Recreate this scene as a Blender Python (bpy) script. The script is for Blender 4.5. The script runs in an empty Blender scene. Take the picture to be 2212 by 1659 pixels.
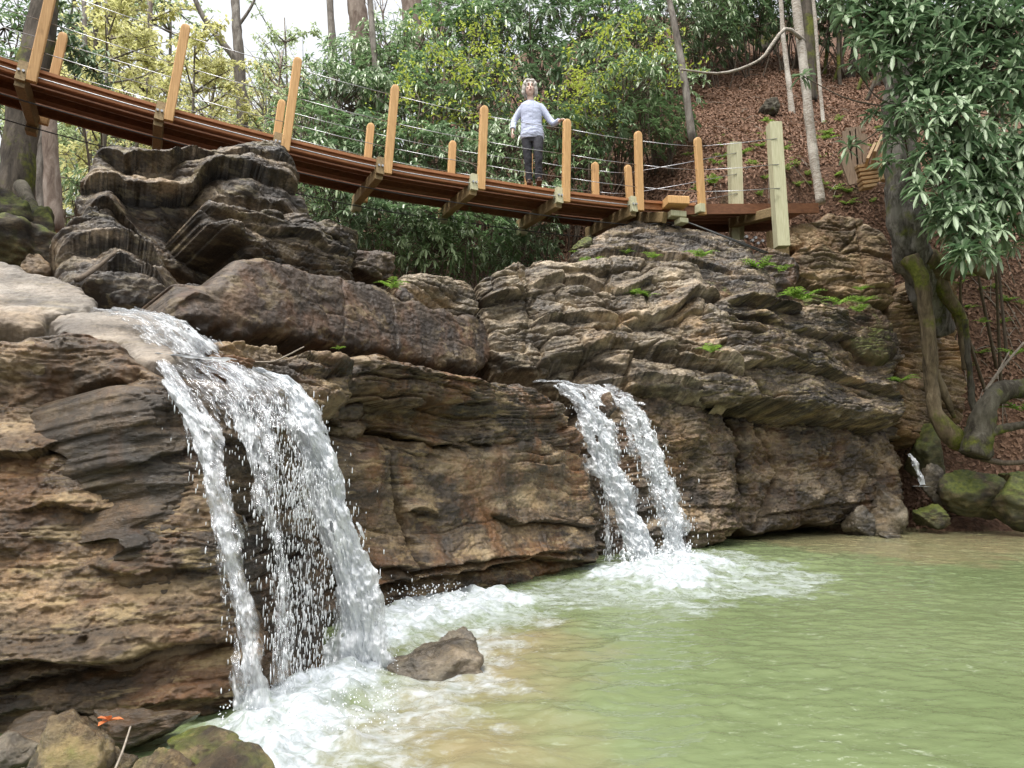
import bpy, bmesh, math, random
import numpy as np
from mathutils import Vector, Matrix, Quaternion
R = math.radians
random.seed(7)
rng = np.random.default_rng(7)
S = bpy.context.scene
COL = S.collection

# ------------------------------------------------------------------ camera
F = 1597.0                      # focal length in units of a 2212 wide frame
PITCH = R(6.1)
CAM = Vector((0.0, 0.0, 1.07))  # one metre above the pool
CP, SP = math.cos(PITCH), math.sin(PITCH)
cd = bpy.data.cameras.new('camera')
cd.sensor_width = 36.0
cd.lens = F * 36.0 / 2212.0
cd.clip_end = 600.0
cam = bpy.data.objects.new('camera', cd)
cam.location = CAM
cam.rotation_euler = (R(90) + PITCH, 0, 0)
COL.objects.link(cam)
S.camera = cam


def ray(px, py):
    a = (px - 1106.0) / F
    b = (829.5 - py) / F
    return Vector((a, CP - b * SP, SP + b * CP))


def at(px, py, Y):
    """world point seen at (px,py) that stands Y metres ahead"""
    d = ray(px, py)
    return CAM + d * (Y / d.y)


def on_water(px, py, z=0.0):
    d = ray(px, py)
    return CAM + d * ((z - CAM.z) / d.z)


# ------------------------------------------------------------------ noise
_perm = np.random.default_rng(3).permutation(512).astype(np.int64)
_P = np.concatenate([_perm, _perm, _perm])
_g2 = np.stack([np.cos(np.arange(512) * 2.399963), np.sin(np.arange(512) * 2.399963)], 1)
_g3 = np.random.default_rng(5).normal(size=(512, 3))
_g3 /= np.linalg.norm(_g3, axis=1)[:, None]


def pn2(x, y):
    x = np.asarray(x, float); y = np.asarray(y, float)
    xi = np.floor(x).astype(np.int64); yi = np.floor(y).astype(np.int64)
    fx = x - xi; fy = y - yi
    u = fx * fx * fx * (fx * (fx * 6 - 15) + 10); v = fy * fy * fy * (fy * (fy * 6 - 15) + 10)
    def h(i, j, dx, dy):
        g = _g2[_P[_P[i & 511] + (j & 511)]]
        return g[..., 0] * dx + g[..., 1] * dy
    a = h(xi, yi, fx, fy); b = h(xi + 1, yi, fx - 1, fy)
    c = h(xi, yi + 1, fx, fy - 1); d = h(xi + 1, yi + 1, fx - 1, fy - 1)
    return (a + (b - a) * u + (c - a) * v + (a - b - c + d) * u * v) * 1.5


def pn3(p):
    p = np.asarray(p, float)
    i = np.floor(p).astype(np.int64); f = p - i
    w = f * f * f * (f * (f * 6 - 15) + 10)
    out = np.zeros(p.shape[:-1])
    for dx in (0, 1):
        for dy in (0, 1):
            for dz in (0, 1):
                g = _g3[_P[_P[_P[(i[..., 0] + dx) & 511] + ((i[..., 1] + dy) & 511)] + ((i[..., 2] + dz) & 511)]]
                dot = g[..., 0] * (f[..., 0] - dx) + g[..., 1] * (f[..., 1] - dy) + g[..., 2] * (f[..., 2] - dz)
                wt = (w[..., 0] if dx else 1 - w[..., 0]) * (w[..., 1] if dy else 1 - w[..., 1]) * (w[..., 2] if dz else 1 - w[..., 2])
                out += dot * wt
    return out * 1.6


def fbm2(x, y, oct=4, gain=0.5):
    s = 0; a = 1.0
    for k in range(oct):
        s = s + a * pn2(x * 2 ** k + 13.7 * k, y * 2 ** k - 7.1 * k)
        a *= gain
    return s


def fbm3(p, oct=4, gain=0.5):
    s = 0; a = 1.0
    for k in range(oct):
        s = s + a * pn3(p * 2 ** k + 11.3 * k)
        a *= gain
    return s


def smooth(a, b, x):
    t = np.clip((np.asarray(x, float) - a) / (b - a), 0, 1)
    return t * t * (3 - 2 * t)


def voro(x, y):
    """cell id hash (0..1), second hash, F2-F1"""
    xi = np.floor(x).astype(np.int64); yi = np.floor(y).astype(np.int64)
    f1 = np.full(x.shape, 9.0); f2 = np.full(x.shape, 9.0); idh = np.zeros(x.shape, np.int64)
    for dx in (-1, 0, 1):
        for dy in (-1, 0, 1):
            h = _P[_P[(xi + dx) & 511] + ((yi + dy) & 511)]
            cx = xi + dx + (_P[h] / 512.0) * .9 + .05; cy = yi + dy + (_P[(h + 97) & 511] / 512.0) * .9 + .05
            d = np.hypot(cx - x, cy - y)
            m = d < f1
            f2 = np.where(m, f1, np.minimum(f2, d))
            idh = np.where(m, h, idh)
            f1 = np.where(m, d, f1)
    return _P[(idh + 31) & 511] / 512.0, _P[(idh + 177) & 511] / 512.0, f2 - f1


# ------------------------------------------------------------------ objects
def tag(o, label=None, cat=None, group=None, kind=None):
    if label: o['label'] = label
    if cat: o['category'] = cat
    if group: o['group'] = group
    if kind: o['kind'] = kind
    return o


def link_mesh(name, verts, faces, mat=None, parent=None, loc=None, smooth_=True, mats=None, fmat=None):
    """one mesh object; verts in world space when loc is given they are made relative to it"""
    me = bpy.data.meshes.new(name)
    V = np.asarray(verts, float).reshape(-1, 3)
    if loc is not None:
        V = V - np.asarray(loc)[None, :]
    if isinstance(faces, np.ndarray):
        n, k = faces.shape
        me.vertices.add(len(V)); me.vertices.foreach_set('co', V.ravel())
        me.loops.add(n * k); me.loops.foreach_set('vertex_index', faces.astype(np.int32).ravel())
        me.polygons.add(n)
        me.polygons.foreach_set('loop_start', np.arange(0, n * k, k, dtype=np.int32))
        me.polygons.foreach_set('loop_total', np.full(n, k, np.int32))
        me.update(calc_edges=True)
    else:
        me.from_pydata([tuple(v) for v in V], [], faces)
        me.update()
    me.validate()
    if smooth_:
        me.polygons.foreach_set('use_smooth', np.ones(len(me.polygons), bool))
    for m in (mats or ([mat] if mat else [])):
        me.materials.append(m)
    if fmat is not None:
        me.polygons.foreach_set('material_index', np.asarray(fmat, np.int32))
    o = bpy.data.objects.new(name, me)
    COL.objects.link(o)
    if loc is not None:
        o.location = loc
    if parent is not None:
        o.parent = parent
    return o


def empty(name, loc, label=None, cat=None, group=None):
    o = bpy.data.objects.new(name, None)
    o.empty_display_size = .1
    o.location = loc
    COL.objects.link(o)
    return tag(o, label, cat, group)


def part(name, verts, faces, mat, parent, label=None, smooth_=True):
    """child mesh given in world space below an unrotated, unscaled root (or part of one)"""
    base = Vector((0, 0, 0)); p = parent
    while p is not None:
        base += p.location; p = p.parent
    o = link_mesh(name, np.asarray(verts, float) - np.asarray(base), faces, mat, parent, None, smooth_)
    if label: o['label'] = label
    return o


def dup(root, loc, rz=0.0, sc=1.0, label=None, group=None, tilt=(0, 0)):
    r = root.copy(); COL.objects.link(r)
    r.location = loc; r.rotation_euler = (tilt[0], tilt[1], rz); r.scale = (sc, sc, sc)
    if label: r['label'] = label
    if group: r['group'] = group
    for ch in list(root.children):
        c = ch.copy(); COL.objects.link(c); c.parent = r
        for g in list(ch.children):
            d = g.copy(); COL.objects.link(d); d.parent = c
    return r


class MB:
    def __init__(s): s.v = []; s.f = []
    def add(s, v, f):
        b = len(s.v); s.v += [tuple(p) for p in v]; s.f += [tuple(i + b for i in q) for q in f]
    def box(s, c, ax, ay, az):
        """box about c with half axes ax, ay, az"""
        c, ax, ay, az = map(Vector, (c, ax, ay, az))
        v = [c + ax * i + ay * j + az * k for i in (-1, 1) for j in (-1, 1) for k in (-1, 1)]
        s.add(v, [(0, 1, 3, 2), (4, 6, 7, 5), (0, 4, 5, 1), (2, 3, 7, 6), (0, 2, 6, 4), (1, 5, 7, 3)])
    def bar(s, a, b, w, h, up=(0, 0, 1), bev=0.0):
        a, b, up = Vector(a), Vector(b), Vector(up)
        t = (b - a); L = t.length; t.normalize()
        x = t.cross(up).normalized(); y = x.cross(t).normalized()
        if bev <= 0:
            s.box((a + b) / 2, t * L / 2, x * w / 2, y * h / 2); return
        prof = [(w / 2 - bev, -h / 2), (w / 2, -h / 2 + bev), (w / 2, h / 2 - bev), (w / 2 - bev, h / 2),
                (-w / 2 + bev, h / 2), (-w / 2, h / 2 - bev), (-w / 2, -h / 2 + bev), (-w / 2 + bev, -h / 2)]
        v = [a + x * p + y * q for p, q in prof] + [b + x * p + y * q for p, q in prof]
        f = [(i, (i + 1) % 8, 8 + (i + 1) % 8, 8 + i) for i in range(8)] + [tuple(range(7, -1, -1)), tuple(range(8, 16))]
        s.add(v, f)
    def tube(s, pts, rad, seg=6, wob=0.0, cap=True):
        pts = [Vector(p) for p in pts]; n = len(pts)
        rad = rad if hasattr(rad, '__len__') else [rad] * n
        b = len(s.v); ref = Vector((0.31, 0.52, 0.79)); xprev = None
        for i, p in enumerate(pts):
            t = (pts[min(i + 1, n - 1)] - pts[max(i - 1, 0)])
            if t.length < 1e-9: t = Vector((0, 0, 1))
            t.normalize()
            x = (xprev if xprev is not None else ref); x = x - t * x.dot(t)
            if x.length < 1e-3: x = t.orthogonal()
            x.normalize(); xprev = x; y = t.cross(x)
            for k in range(seg):
                a = 2 * math.pi * k / seg
                r = rad[i] * (1 + (wob * (random.random() - .5) if wob else 0))
                s.v.append(tuple(p + x * (math.cos(a) * r) + y * (math.sin(a) * r)))
        for i in range(n - 1):
            for k in range(seg):
                k2 = (k + 1) % seg
                s.f.append((b + i * seg + k, b + i * seg + k2, b + (i + 1) * seg + k2, b + (i + 1) * seg + k))
        if cap:
            s.f.append(tuple(b + k for k in range(seg - 1, -1, -1)))
            s.f.append(tuple(b + (n - 1) * seg + k for k in range(seg)))
    def build(s, name, mat, parent=None, smooth_=False, label=None):
        if parent is not None:
            return part(name, s.v, s.f, mat, parent, label, smooth_)
        V = np.asarray(s.v); lo = V.min(0); hi = V.max(0)
        o = link_mesh(name, V, s.f, mat, None, ((lo[0] + hi[0]) / 2, (lo[1] + hi[1]) / 2, lo[2]), smooth_)
        return o


def catmull(pts, n):
    """smooth curve through pts, n points"""
    P = np.asarray([tuple(p) for p in pts], float)
    d = np.r_[0, np.cumsum(np.maximum(np.linalg.norm(np.diff(P, axis=0), axis=1), 1e-6) ** .5)]
    out = []
    for t in np.linspace(0, d[-1], n):
        i = int(np.clip(np.searchsorted(d, t) - 1, 0, len(P) - 2))
        p1, p2 = P[i], P[i + 1]; h = d[i + 1] - d[i]; u = (t - d[i]) / h
        m1 = (P[i + 1] - P[i - 1]) / (d[i + 1] - d[i - 1]) * h if i > 0 else (p2 - p1)
        m2 = (P[i + 2] - P[i]) / (d[i + 2] - d[i]) * h if i + 2 < len(P) else (p2 - p1)
        out.append((2 * u ** 3 - 3 * u ** 2 + 1) * p1 + (u ** 3 - 2 * u ** 2 + u) * m1 + (-2 * u ** 3 + 3 * u ** 2) * p2 + (u ** 3 - u ** 2) * m2)
    return [Vector(p) for p in out]


# ------------------------------------------------------------------ materials
class NT:
    def __init__(s, name):
        s.m = bpy.data.materials.new(name); s.m.use_nodes = True
        s.t = s.m.node_tree; s.t.nodes.clear()
        s.out = s.t.nodes.new('ShaderNodeOutputMaterial')
    def n(s, typ, ins=None, **props):
        nd = s.t.nodes.new('ShaderNode' + typ)
        for k, v in props.items(): setattr(nd, k, v)
        for k, v in (ins or {}).items():
            if isinstance(v, tuple) and len(v) == 2 and hasattr(v[0], 'outputs'):
                s.t.links.new(v[0].outputs[v[1]], nd.inputs[k])
            elif hasattr(v, 'outputs'):
                s.t.links.new(v.outputs[0], nd.inputs[k])
            else:
                if isinstance(v, tuple) and len(v) == 3 and nd.inputs[k].type == 'RGBA': v = (*v, 1)
                nd.inputs[k].default_value = v
        return nd
    def pos(s): return (s.n('NewGeometry'), 'Position')
    def scaled(s, src, sx, sy, sz):
        return s.n('VectorMath', {0: src, 1: (sx, sy, sz)}, operation='MULTIPLY')
    def noise(s, vec, scale, detail=4, rough=.55, dist=0.0):
        return s.n('TexNoise', {'Vector': vec, 'Scale': scale, 'Detail': detail, 'Roughness': rough, 'Distortion': dist})
    def ramp(s, fac, stops, interp='LINEAR'):
        nd = s.n('ValToRGB', {'Fac': fac}); e = nd.color_ramp; e.interpolation = interp
        while len(e.elements) < len(stops): e.elements.new(0.5)
        for el, (p, c) in zip(e.elements, stops):
            el.position = p; el.color = (*c, 1) if isinstance(c, tuple) else (c, c, c, 1)
        return nd
    def mix(s, fac, a, b, mode='MIX'):
        nd = s.n('Mix', data_type='RGBA', blend_type=mode)
        for k, v in ((0, fac), (6, a), (7, b)):
            if isinstance(v, tuple) and hasattr(v[0], 'outputs'): s.t.links.new(v[0].outputs[v[1]], nd.inputs[k])
            elif hasattr(v, 'outputs'): s.t.links.new(v.outputs[2] if v.bl_idname == 'ShaderNodeMix' else v.outputs[0], nd.inputs[k])
            else: nd.inputs[k].default_value = (*v, 1) if isinstance(v, tuple) else v
        return (nd, 2)
    def math(s, op, a, b=0.0, clamp=False):
        return s.n('Math', {0: a, 1: b}, operation=op, use_clamp=clamp)
    def bsdf(s, **ins):
        b = s.n('BsdfPrincipled', {k.replace('_', ' '): v for k, v in ins.items()})
        s.t.links.new(b.outputs[0], s.out.inputs[0]); return b
    def bump(s, h, strength=.5, dist=.02, normal=None):
        ins = {'Height': h, 'Strength': strength, 'Distance': dist}
        if normal is not None: ins['Normal'] = normal
        return s.n('Bump', ins)


def rock_mat(name, dark=(.03, .024, .018), mid=(.1, .075, .05), light=(.24, .195, .14), scale=1.0, lichen=.35, lichen_col=(.36, .29, .15),
             orange=.0, moss=0.0, gloss=(.3, .7), balance=.5, bed=3.0, tilt=0.12, veil=.4, stain=.72):
    t = NT(name)
    p = t.pos()
    # bedding follows a gentle dip
    mp = t.n('Mapping', {'Vector': p, 'Rotation': (0.05, tilt, 0.1)})
    st = t.scaled(mp, .7, .7, bed)
    n1 = t.noise(st, 1.3 * scale, 7, .62, .6)
    n2 = t.noise(mp, 3.1 * scale, 8, .68, .3)
    nf = t.noise(mp, 34 * scale, 5, .7)
    mixn = t.math('ADD', t.math('MULTIPLY', n1, .48), t.math('ADD', t.math('MULTIPLY', n2, .34), t.math('MULTIPLY', nf, .18)))
    b = balance
    base = t.ramp(mixn, [(b - .11, dark), (b - .035, tuple(a * .65 + c * .35 for a, c in zip(dark, mid))), (b + .02, mid), (b + .06, tuple(a * .4 + c * .6 for a, c in zip(mid, light))), (b + .12, tuple(min(1, c * 1.2) for c in light))])
    col = (base, 0)
    # hue drift between warm and cool stone
    nh = t.noise(mp, .9, 4, .6)
    hue = t.ramp(nh, [(.35, (1.06, .93, .78)), (.5, (1.06, .99, .89)), (.65, (1.16, .92, .66))])
    col = t.mix(1.0, col, (hue, 0), 'MULTIPLY')
    ns = t.noise(t.scaled(mp, .55, .55, 1.5), 1.7 * scale, 6, .62, .7)      # broad dark weathering stains
    col = t.mix((t.ramp(ns, [(.5, 0.0), (.6, stain)]), 0), col, tuple(c * .75 for c in dark))
    if veil:      # vertical mineral streaks
        sv = t.noise(t.scaled(p, 2.4, 2.4, .28), 1.6, 5, .6, .4)
        vf = t.ramp(sv, [(.5, 0.0), (.68, veil)])
        col = t.mix((vf, 0), col, tuple(c * 1.1 for c in dark))
    if orange:
        no = t.noise(t.scaled(p, 1, 1, .7), 1.9, 6, .65, .5)
        of = t.ramp(no, [(.5, 0.0), (.7, orange)])
        col = t.mix((of, 0), col, (.26, .105, .028))
    if lichen:
        nl = t.noise(st, 5.0, 6, .7, .2)
        nl2 = t.noise(p, 1.1, 3)
        lf = t.math('MULTIPLY', (t.ramp(nl, [(.53, 0.0), (.6, 1.0)]), 0), (t.ramp(nl2, [(.34, 0.0), (.52, lichen)]), 0))
        col = t.mix(lf, col, lichen_col)
        vo = t.n('TexVoronoi', {'Vector': p, 'Scale': 5.5, 'Randomness': 1.0})
        sp = t.math('MULTIPLY', t.math('LESS_THAN', (vo, 0), .16), t.math('GREATER_THAN', t.n('SeparateColor', {0: (vo, 1)}), .55))
        col = t.mix(t.math('MULTIPLY', sp, lichen * .8), col, tuple(c * .8 for c in lichen_col))
    if moss:
        nz = t.n('SeparateXYZ', {0: (t.n('NewGeometry'), 'Normal')})
        nm = t.noise(p, 2.3, 6, .65)
        mf = t.math('MULTIPLY', (t.ramp((nz, 2), [(.1, .25), (.6, 1.0)]), 0), (t.ramp(nm, [(.52 - .25 * moss, 0.0), (.62 - .25 * moss, 1.0)]), 0))
        mcol = t.ramp(t.noise(p, 22, 4), [(.3, (.035, .05, .008)), (.7, (.13, .145, .02))])
        col = t.mix(mf, col, (mcol, 0))
    rg = t.ramp(t.noise(st, 2.2, 5, .6), [(.35, gloss[0]), (.65, gloss[1])])
    h = t.math('ADD', t.math('MULTIPLY', t.noise(t.scaled(mp, 1, 1, 2.4), 11 * scale, 9, .74, .15), .62), t.math('MULTIPLY', nf, .38))
    bm = t.bump(h, .85, .03)
    t.bsdf(Base_Color=col, Roughness=rg, Normal=bm, Specular_IOR_Level=.5)
    return t.m


def simple_mat(name, c1, c2, scale=8.0, rough=.6, bump=.2, stretch=(1, 1, 1), detail=5, obj=True, spec=.4, rnd=0.0):
    t = NT(name)
    src = (t.n('TexCoord'), 'Object') if obj else t.pos()
    v = t.scaled(src, *stretch)
    n = t.noise(v, scale, detail, .6)
    col = (t.ramp(n, [(.3, c1), (.7, c2)]), 0)
    if rnd:
        oi = t.n('ObjectInfo'); col = t.mix(1.0, col, (t.ramp((oi, 'Random'), [(0, 1 - rnd), (1, 1 + rnd * .4)]), 0), 'MULTIPLY')
        kn = t.noise(t.scaled((t.n('TexCoord'), 'Object'), 1, 1, .6), 7, 3, .5); col = t.mix((t.ramp(kn, [(.66, 0.0), (.76, .5)]), 0), col, tuple(v * .45 for v in c1))
    t.bsdf(Base_Color=col, Roughness=rough, Normal=t.bump(n, bump, .01), Specular_IOR_Level=spec)
    return t.m
# ------------------------------------------------------------------ rock slabs
def poly_sd(u, v, poly):
    """signed distance to a closed polygon, positive inside"""
    P = np.asarray(poly, float); n = len(P)
    d = np.full(u.shape, 1e9); ins = np.zeros(u.shape, bool)
    for i in range(n):
        a = P[i]; b = P[(i + 1) % n]; e = b - a
        L = max(e @ e, 1e-12)
        t = np.clip(((u - a[0]) * e[0] + (v - a[1]) * e[1]) / L, 0, 1)
        d = np.minimum(d, np.hypot(u - a[0] - t * e[0], v - a[1] - t * e[1]))
        c = ((a[1] > v) != (b[1] > v))
        with np.errstate(divide='ignore', invalid='ignore'):
            ins ^= c & (u < (b[0] - a[0]) * (v - a[1]) / (b[1] - a[1] + 1e-30) + a[0])
    return np.where(ins, d, -d)


def poly_round(poly, k=1):
    """one corner cutting pass"""
    P = np.asarray(poly, float)
    for _ in range(k):
        Q = np.roll(P, -1, 0)
        P = np.stack([P * .8 + Q * .2, P * .2 + Q * .8], 1).reshape(-1, 2)
    return P


def slab(name, poly, anchors, T=1.2, h=.014, rad=.2, lump=(.1, .9), strata=None, strata2=None, fine=.012, blocks=None, feats=(), mat=None, seed=0,
         label=None, cat='rock', edge=.05, group=None, curve=0.0, rp=1, chip=(.02, .34, .13), crk=1.0):
    h *= .85
    A = [np.array(at(*a)) for a in anchors]
    n = np.cross(A[1] - A[0], A[2] - A[0]); n /= np.linalg.norm(n)
    if n @ (np.array(CAM) - A[0]) < 0: n = -n
    eu = np.cross((0, 0, 1), n); eu /= np.linalg.norm(eu)
    if eu[0] < 0: eu = -eu
    ev = np.cross(n, eu)
    if ev[2] < 0: ev = -ev
    O = A[0]
    def uv(px, py):
        d = np.array(ray(px, py)); c = np.array(CAM)
        t = ((O - c) @ n) / (d @ n)
        q = c + d * t - O
        return (q @ eu, q @ ev)
    P = poly_round([uv(*p) for p in poly], rp)
    lo = P.min(0) - 3 * h; hi = P.max(0) + 3 * h
    nu = int((hi[0] - lo[0]) / h) + 2; nv = int((hi[1] - lo[1]) / h) + 2
    U, V = np.meshgrid(lo[0] + np.arange(nu) * h, lo[1] + np.arange(nv) * h)
    sd = poly_sd(U, V, P)
    W3 = O + U[..., None] * eu + V[..., None] * ev          # world position, for noise
    so = seed * 17.31
    sdn = sd + edge * fbm2(U * 2.2 + so, V * 4.5 - so, 4, .55)
    D = np.zeros(U.shape)
    if lump: D += lump[0] * fbm3(W3 * lump[1] + so, 4, .5)
    def strat(a, tmin, tmax, dip, warp, fu, sd_):
        w = V + dip * U + warp * fbm2(U * .55 + so, V * .7 + so * .3, 3) + .1 * warp * fbm2(U * 3 + so, V * 3, 2)
        r2 = np.random.default_rng(int(seed * 100 + sd_))
        lim = w.max() - w.min() + tmax
        cuts = np.cumsum(r2.uniform(tmin, tmax, int(lim / tmin) + 4)) + w.min() - tmax
        k = np.clip(np.searchsorted(cuts, w), 1, len(cuts) - 1)
        fr = (w - cuts[k - 1]) / (cuts[k] - cuts[k - 1])
        off = pn2(U * fu + k * 31.7 + so, k * 7.31 + V * .4) + .45 * pn2(U * fu * 3.1 + k * 11.7, k * 3.17 + so)
        prof = np.abs(2 * fr - 1.0) ** 8
        gd = np.minimum(fr, 1 - fr) * (cuts[k] - cuts[k - 1])
        crack = np.exp(-(gd / (.55 * h + .004)) ** 2) * smooth(-.1, .35, pn2(U * 1.7 + k * 5.3 + so, k * 9.1 + sd_))
        # a bed weathers back more at its foot than at its top
        msk = .3 + 1.15 * smooth(-.35, .45, fbm2(U * .9 + sd_ * 5.1 + so, V * 1.5 - so, 3))
        return a * msk * (off - .6 * prof - .4 * (1 - fr) ** 2) - crk * (.55 * a + .012) * crack
    if strata: D += strat(*strata, 1)
    if strata2: D += strat(*strata2, 2)
    # chipped, angular faces
    ca_, cu, cv_ = chip
    w1_ = U + .04 * fbm2(U * 6 + so, V * 6, 2); w2_ = V + .03 * fbm2(U * 6, V * 6 + so, 2)
    for sc_ in (1.0, .42):
        h1, h2, gap = voro(w1_ / (cu * sc_) + so, w2_ / (cv_ * sc_) - so)
        D += ca_ * sc_ * ((h1 - .5) * 1.6 + (h2 - .5) * 1.6 * (((w1_ / (cu * sc_)) % 1.0) - .5) * 1.4 - .5 * np.exp(-(gap / .09) ** 2))
    if blocks:
        a, su, sv = blocks
        wu = U + .25 * su * fbm2(U * 1.5 / su * .5 + so, V * .8 / sv * .5, 3); wv = V + .25 * sv * fbm2(U / su + 5, V / sv * .7 + so, 3)
        h1, h2, gap = voro(wu / su + so, wv / sv - so)
        D += a * (h1 - .5) * 2 - a * .9 * np.exp(-(gap / .07) ** 2)
        D += a * .7 * (h2 - .5) * (((wu / su + so) % 1.0) - .5)
    D += fine * fbm2(U * 9 + so, V * 14 - so, 4, .6) - fine * .8 * np.abs(fbm2(U * 15 + so, V * 19 + so, 3, .6))
    for ft in feats:
        k, pts = ft[0], np.array([uv(*p) for p in ft[1]])
        if k == 'l':                                        # an overhanging ledge: above juts out, below recedes
            amt, up, down = ft[2:5]
            o = np.argsort(pts[:, 0]); pts = pts[o]
            vl = np.interp(U, pts[:, 0], pts[:, 1]) + .022 * fbm2(U * 3.3 + so, V * 0 + 3.3, 4, .6)
            fd = smooth(pts[0, 0] - .02, pts[0, 0] + .22, U) * (1 - smooth(pts[-1, 0] - .22, pts[-1, 0] + .02, U))
            dv = V - vl
            D += fd * np.where(dv > 0, amt * np.exp(-np.maximum(dv, 0) / up) * (1 - .25 * np.exp(-np.maximum(dv, 0) / .02)), -amt * np.exp(np.minimum(dv, 0) / down))
        elif k == 'g':                                      # a crack
            dep, wid = ft[2:4]
            d = np.full(U.shape, 1e9)
            uu = U + .03 * fbm2(U * 5, V * 5 + so, 3); vv = V + .03 * fbm2(U * 5 + 9, V * 5 + so, 3)
            for i in range(len(pts) - 1):
                a, b = pts[i], pts[i + 1]; e = b - a
                t = np.clip(((uu - a[0]) * e[0] + (vv - a[1]) * e[1]) / max(e @ e, 1e-9), 0, 1)
                d = np.minimum(d, np.hypot(uu - a[0] - t * e[0], vv - a[1] - t * e[1]))
            D -= dep * np.exp(-(d / wid) ** 2)
        elif k == 'b':                                      # a bulge or a hollow: centre, radius points
            amt = ft[2]
            c = pts[0]; ru = abs(pts[1][0] - c[0]); rv = abs(pts[2][1] - c[1])
            D += amt * np.exp(-((U - c[0]) / ru) ** 2 - ((V - c[1]) / rv) ** 2)
    if curve: D += curve * ((U - (lo[0] + hi[0]) / 2) / ((hi[0] - lo[0]) / 2)) ** 2
    s = np.clip(sdn / rad, 0, 1)
    D -= rad * (1 - np.sqrt(np.clip(1 - (1 - s) ** 2, 0, 1))) * 1.0
    inside = sdn > 0
    gv, gu = np.gradient(sdn, h)
    gl = np.maximum(np.hypot(gu, gv), .3)
    # ring of outside neighbours snapped onto the outline, then pushed to the back
    ring = (~inside)
    nb = np.zeros_like(inside)
    nb[1:] |= inside[:-1]; nb[:-1] |= inside[1:]; nb[:, 1:] |= inside[:, :-1]; nb[:, :-1] |= inside[:, 1:]
    nb[1:, 1:] |= inside[:-1, :-1]; nb[:-1, :-1] |= inside[1:, 1:]; nb[1:, :-1] |= inside[:-1, 1:]; nb[:-1, 1:] |= inside[1:, :-1]
    ring &= nb
    mv = np.clip(-sdn / gl, -1.5 * h, 1.5 * h)
    U2 = np.where(ring, U + gu / gl * mv, U); V2 = np.where(ring, V + gv / gl * mv, V)
    D = np.where(ring, -T * (.75 + .35 * pn2(U * 5 + so, V * 5)), D)
    use = inside | ring
    idx = -np.ones(use.shape, np.int64); idx[use] = np.arange(use.sum())
    X = O + U2[..., None] * eu + V2[..., None] * ev + D[..., None] * n
    verts = X[use]
    q = use[:-1, :-1] & use[1:, :-1] & use[:-1, 1:] & use[1:, 1:] & (inside[:-1, :-1] | inside[1:, :-1] | inside[:-1, 1:] | inside[1:, 1:])
    fc = np.stack([idx[:-1, :-1][q], idx[:-1, 1:][q], idx[1:, 1:][q], idx[1:, :-1][q]], 1)
    if np.dot(np.cross(eu, ev), n) < 0: fc = fc[:, ::-1]
    b = verts.min(0); t = verts.max(0)
    o = link_mesh(name, verts, fc, mat, None, ((b[0] + t[0]) / 2, (b[1] + t[1]) / 2, b[2]))
    if label: tag(o, label, cat, group)
    return o


def boulder(name, c, size, mat, seed=0, rot=0.0, label=None, cat='rock', sub=5, rough=.24, facet=.92, group=None, nf=13):
    """a free standing stone: faceted, noisy closed mesh resting with its foot at c"""
    bm = bmesh.new(); bmesh.ops.create_icosphere(bm, subdivisions=sub, radius=1.0)
    V = np.array([v.co[:] for v in bm.verts]); F_ = np.array([[v.index for v in f.verts] for f in bm.faces]); bm.free()
    r2 = np.random.default_rng(seed + 50)
    D = np.ones(len(V))
    for _ in range(nf):                                # planes cut the ball into facets
        nn = r2.normal(size=3); nn /= np.linalg.norm(nn)
        k = V @ nn; lim = r2.uniform(.5, .86)
        D = np.where(k * D > lim, D * (1 - facet) + facet * lim / np.maximum(k, 1e-3), D)
    D *= 1 + rough * fbm3(V * 1.3 + seed * 3.1, 3) * .5
    D += .06 * rough / .28 * fbm3(V * np.array([3, 3, 8.]) + seed, 3, .55)
    X = V * D[:, None] * np.asarray(size)
    ca, sa = math.cos(rot), math.sin(rot)
    X = np.stack([X[:, 0] * ca - X[:, 1] * sa, X[:, 0] * sa + X[:, 1] * ca, X[:, 2]], 1)
    X += .012 * fbm3(X * 14 + seed, 3)[:, None] * V
    X[:, 2] -= X[:, 2].min()
    o = link_mesh(name, X, F_, mat, None, (0, 0, 0))
    o.location = c
    if label: tag(o, label, cat, group)
    return o


M_cliff = rock_mat('stone_cliff_wet', dark=(.024, .018, .012), mid=(.115, .08, .046), light=(.29, .23, .15), lichen=.55, lichen_col=(.32, .24, .115), orange=.5, gloss=(.14, .5), balance=.5, bed=4.0, tilt=.02)
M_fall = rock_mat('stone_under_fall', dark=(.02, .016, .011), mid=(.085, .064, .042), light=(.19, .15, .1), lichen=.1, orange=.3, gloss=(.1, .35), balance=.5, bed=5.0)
M_mid = rock_mat('stone_middle', dark=(.024, .018, .012), mid=(.11, .082, .052), light=(.27, .222, .15), lichen=.5, lichen_col=(.33, .24, .12), orange=.55, gloss=(.14, .5), balance=.5, bed=3.0, tilt=.03)
M_upper = rock_mat('stone_upper_dark', dark=(.013, .011, .009), mid=(.07, .054, .038), light=(.27, .23, .175), lichen=.45, lichen_col=(.28, .23, .13), gloss=(.18, .6), balance=.49, bed=2.5, tilt=-.15, stain=.55)
M_slabdark = rock_mat('stone_slab_brown', dark=(.026, .018, .013), mid=(.062, .047, .034), light=(.15, .12, .085), lichen=.45, lichen_col=(.25, .19, .1), orange=.3, gloss=(.35, .65), balance=.52, bed=1.2, tilt=.2, veil=.2)
M_right = rock_mat('stone_layered_tan', dark=(.02, .016, .012), mid=(.125, .104, .076), light=(.34, .295, .23), lichen=.45, lichen_col=(.36, .3, .2), gloss=(.25, .65), balance=.468, bed=3.2, tilt=.14, stain=.45)
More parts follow.
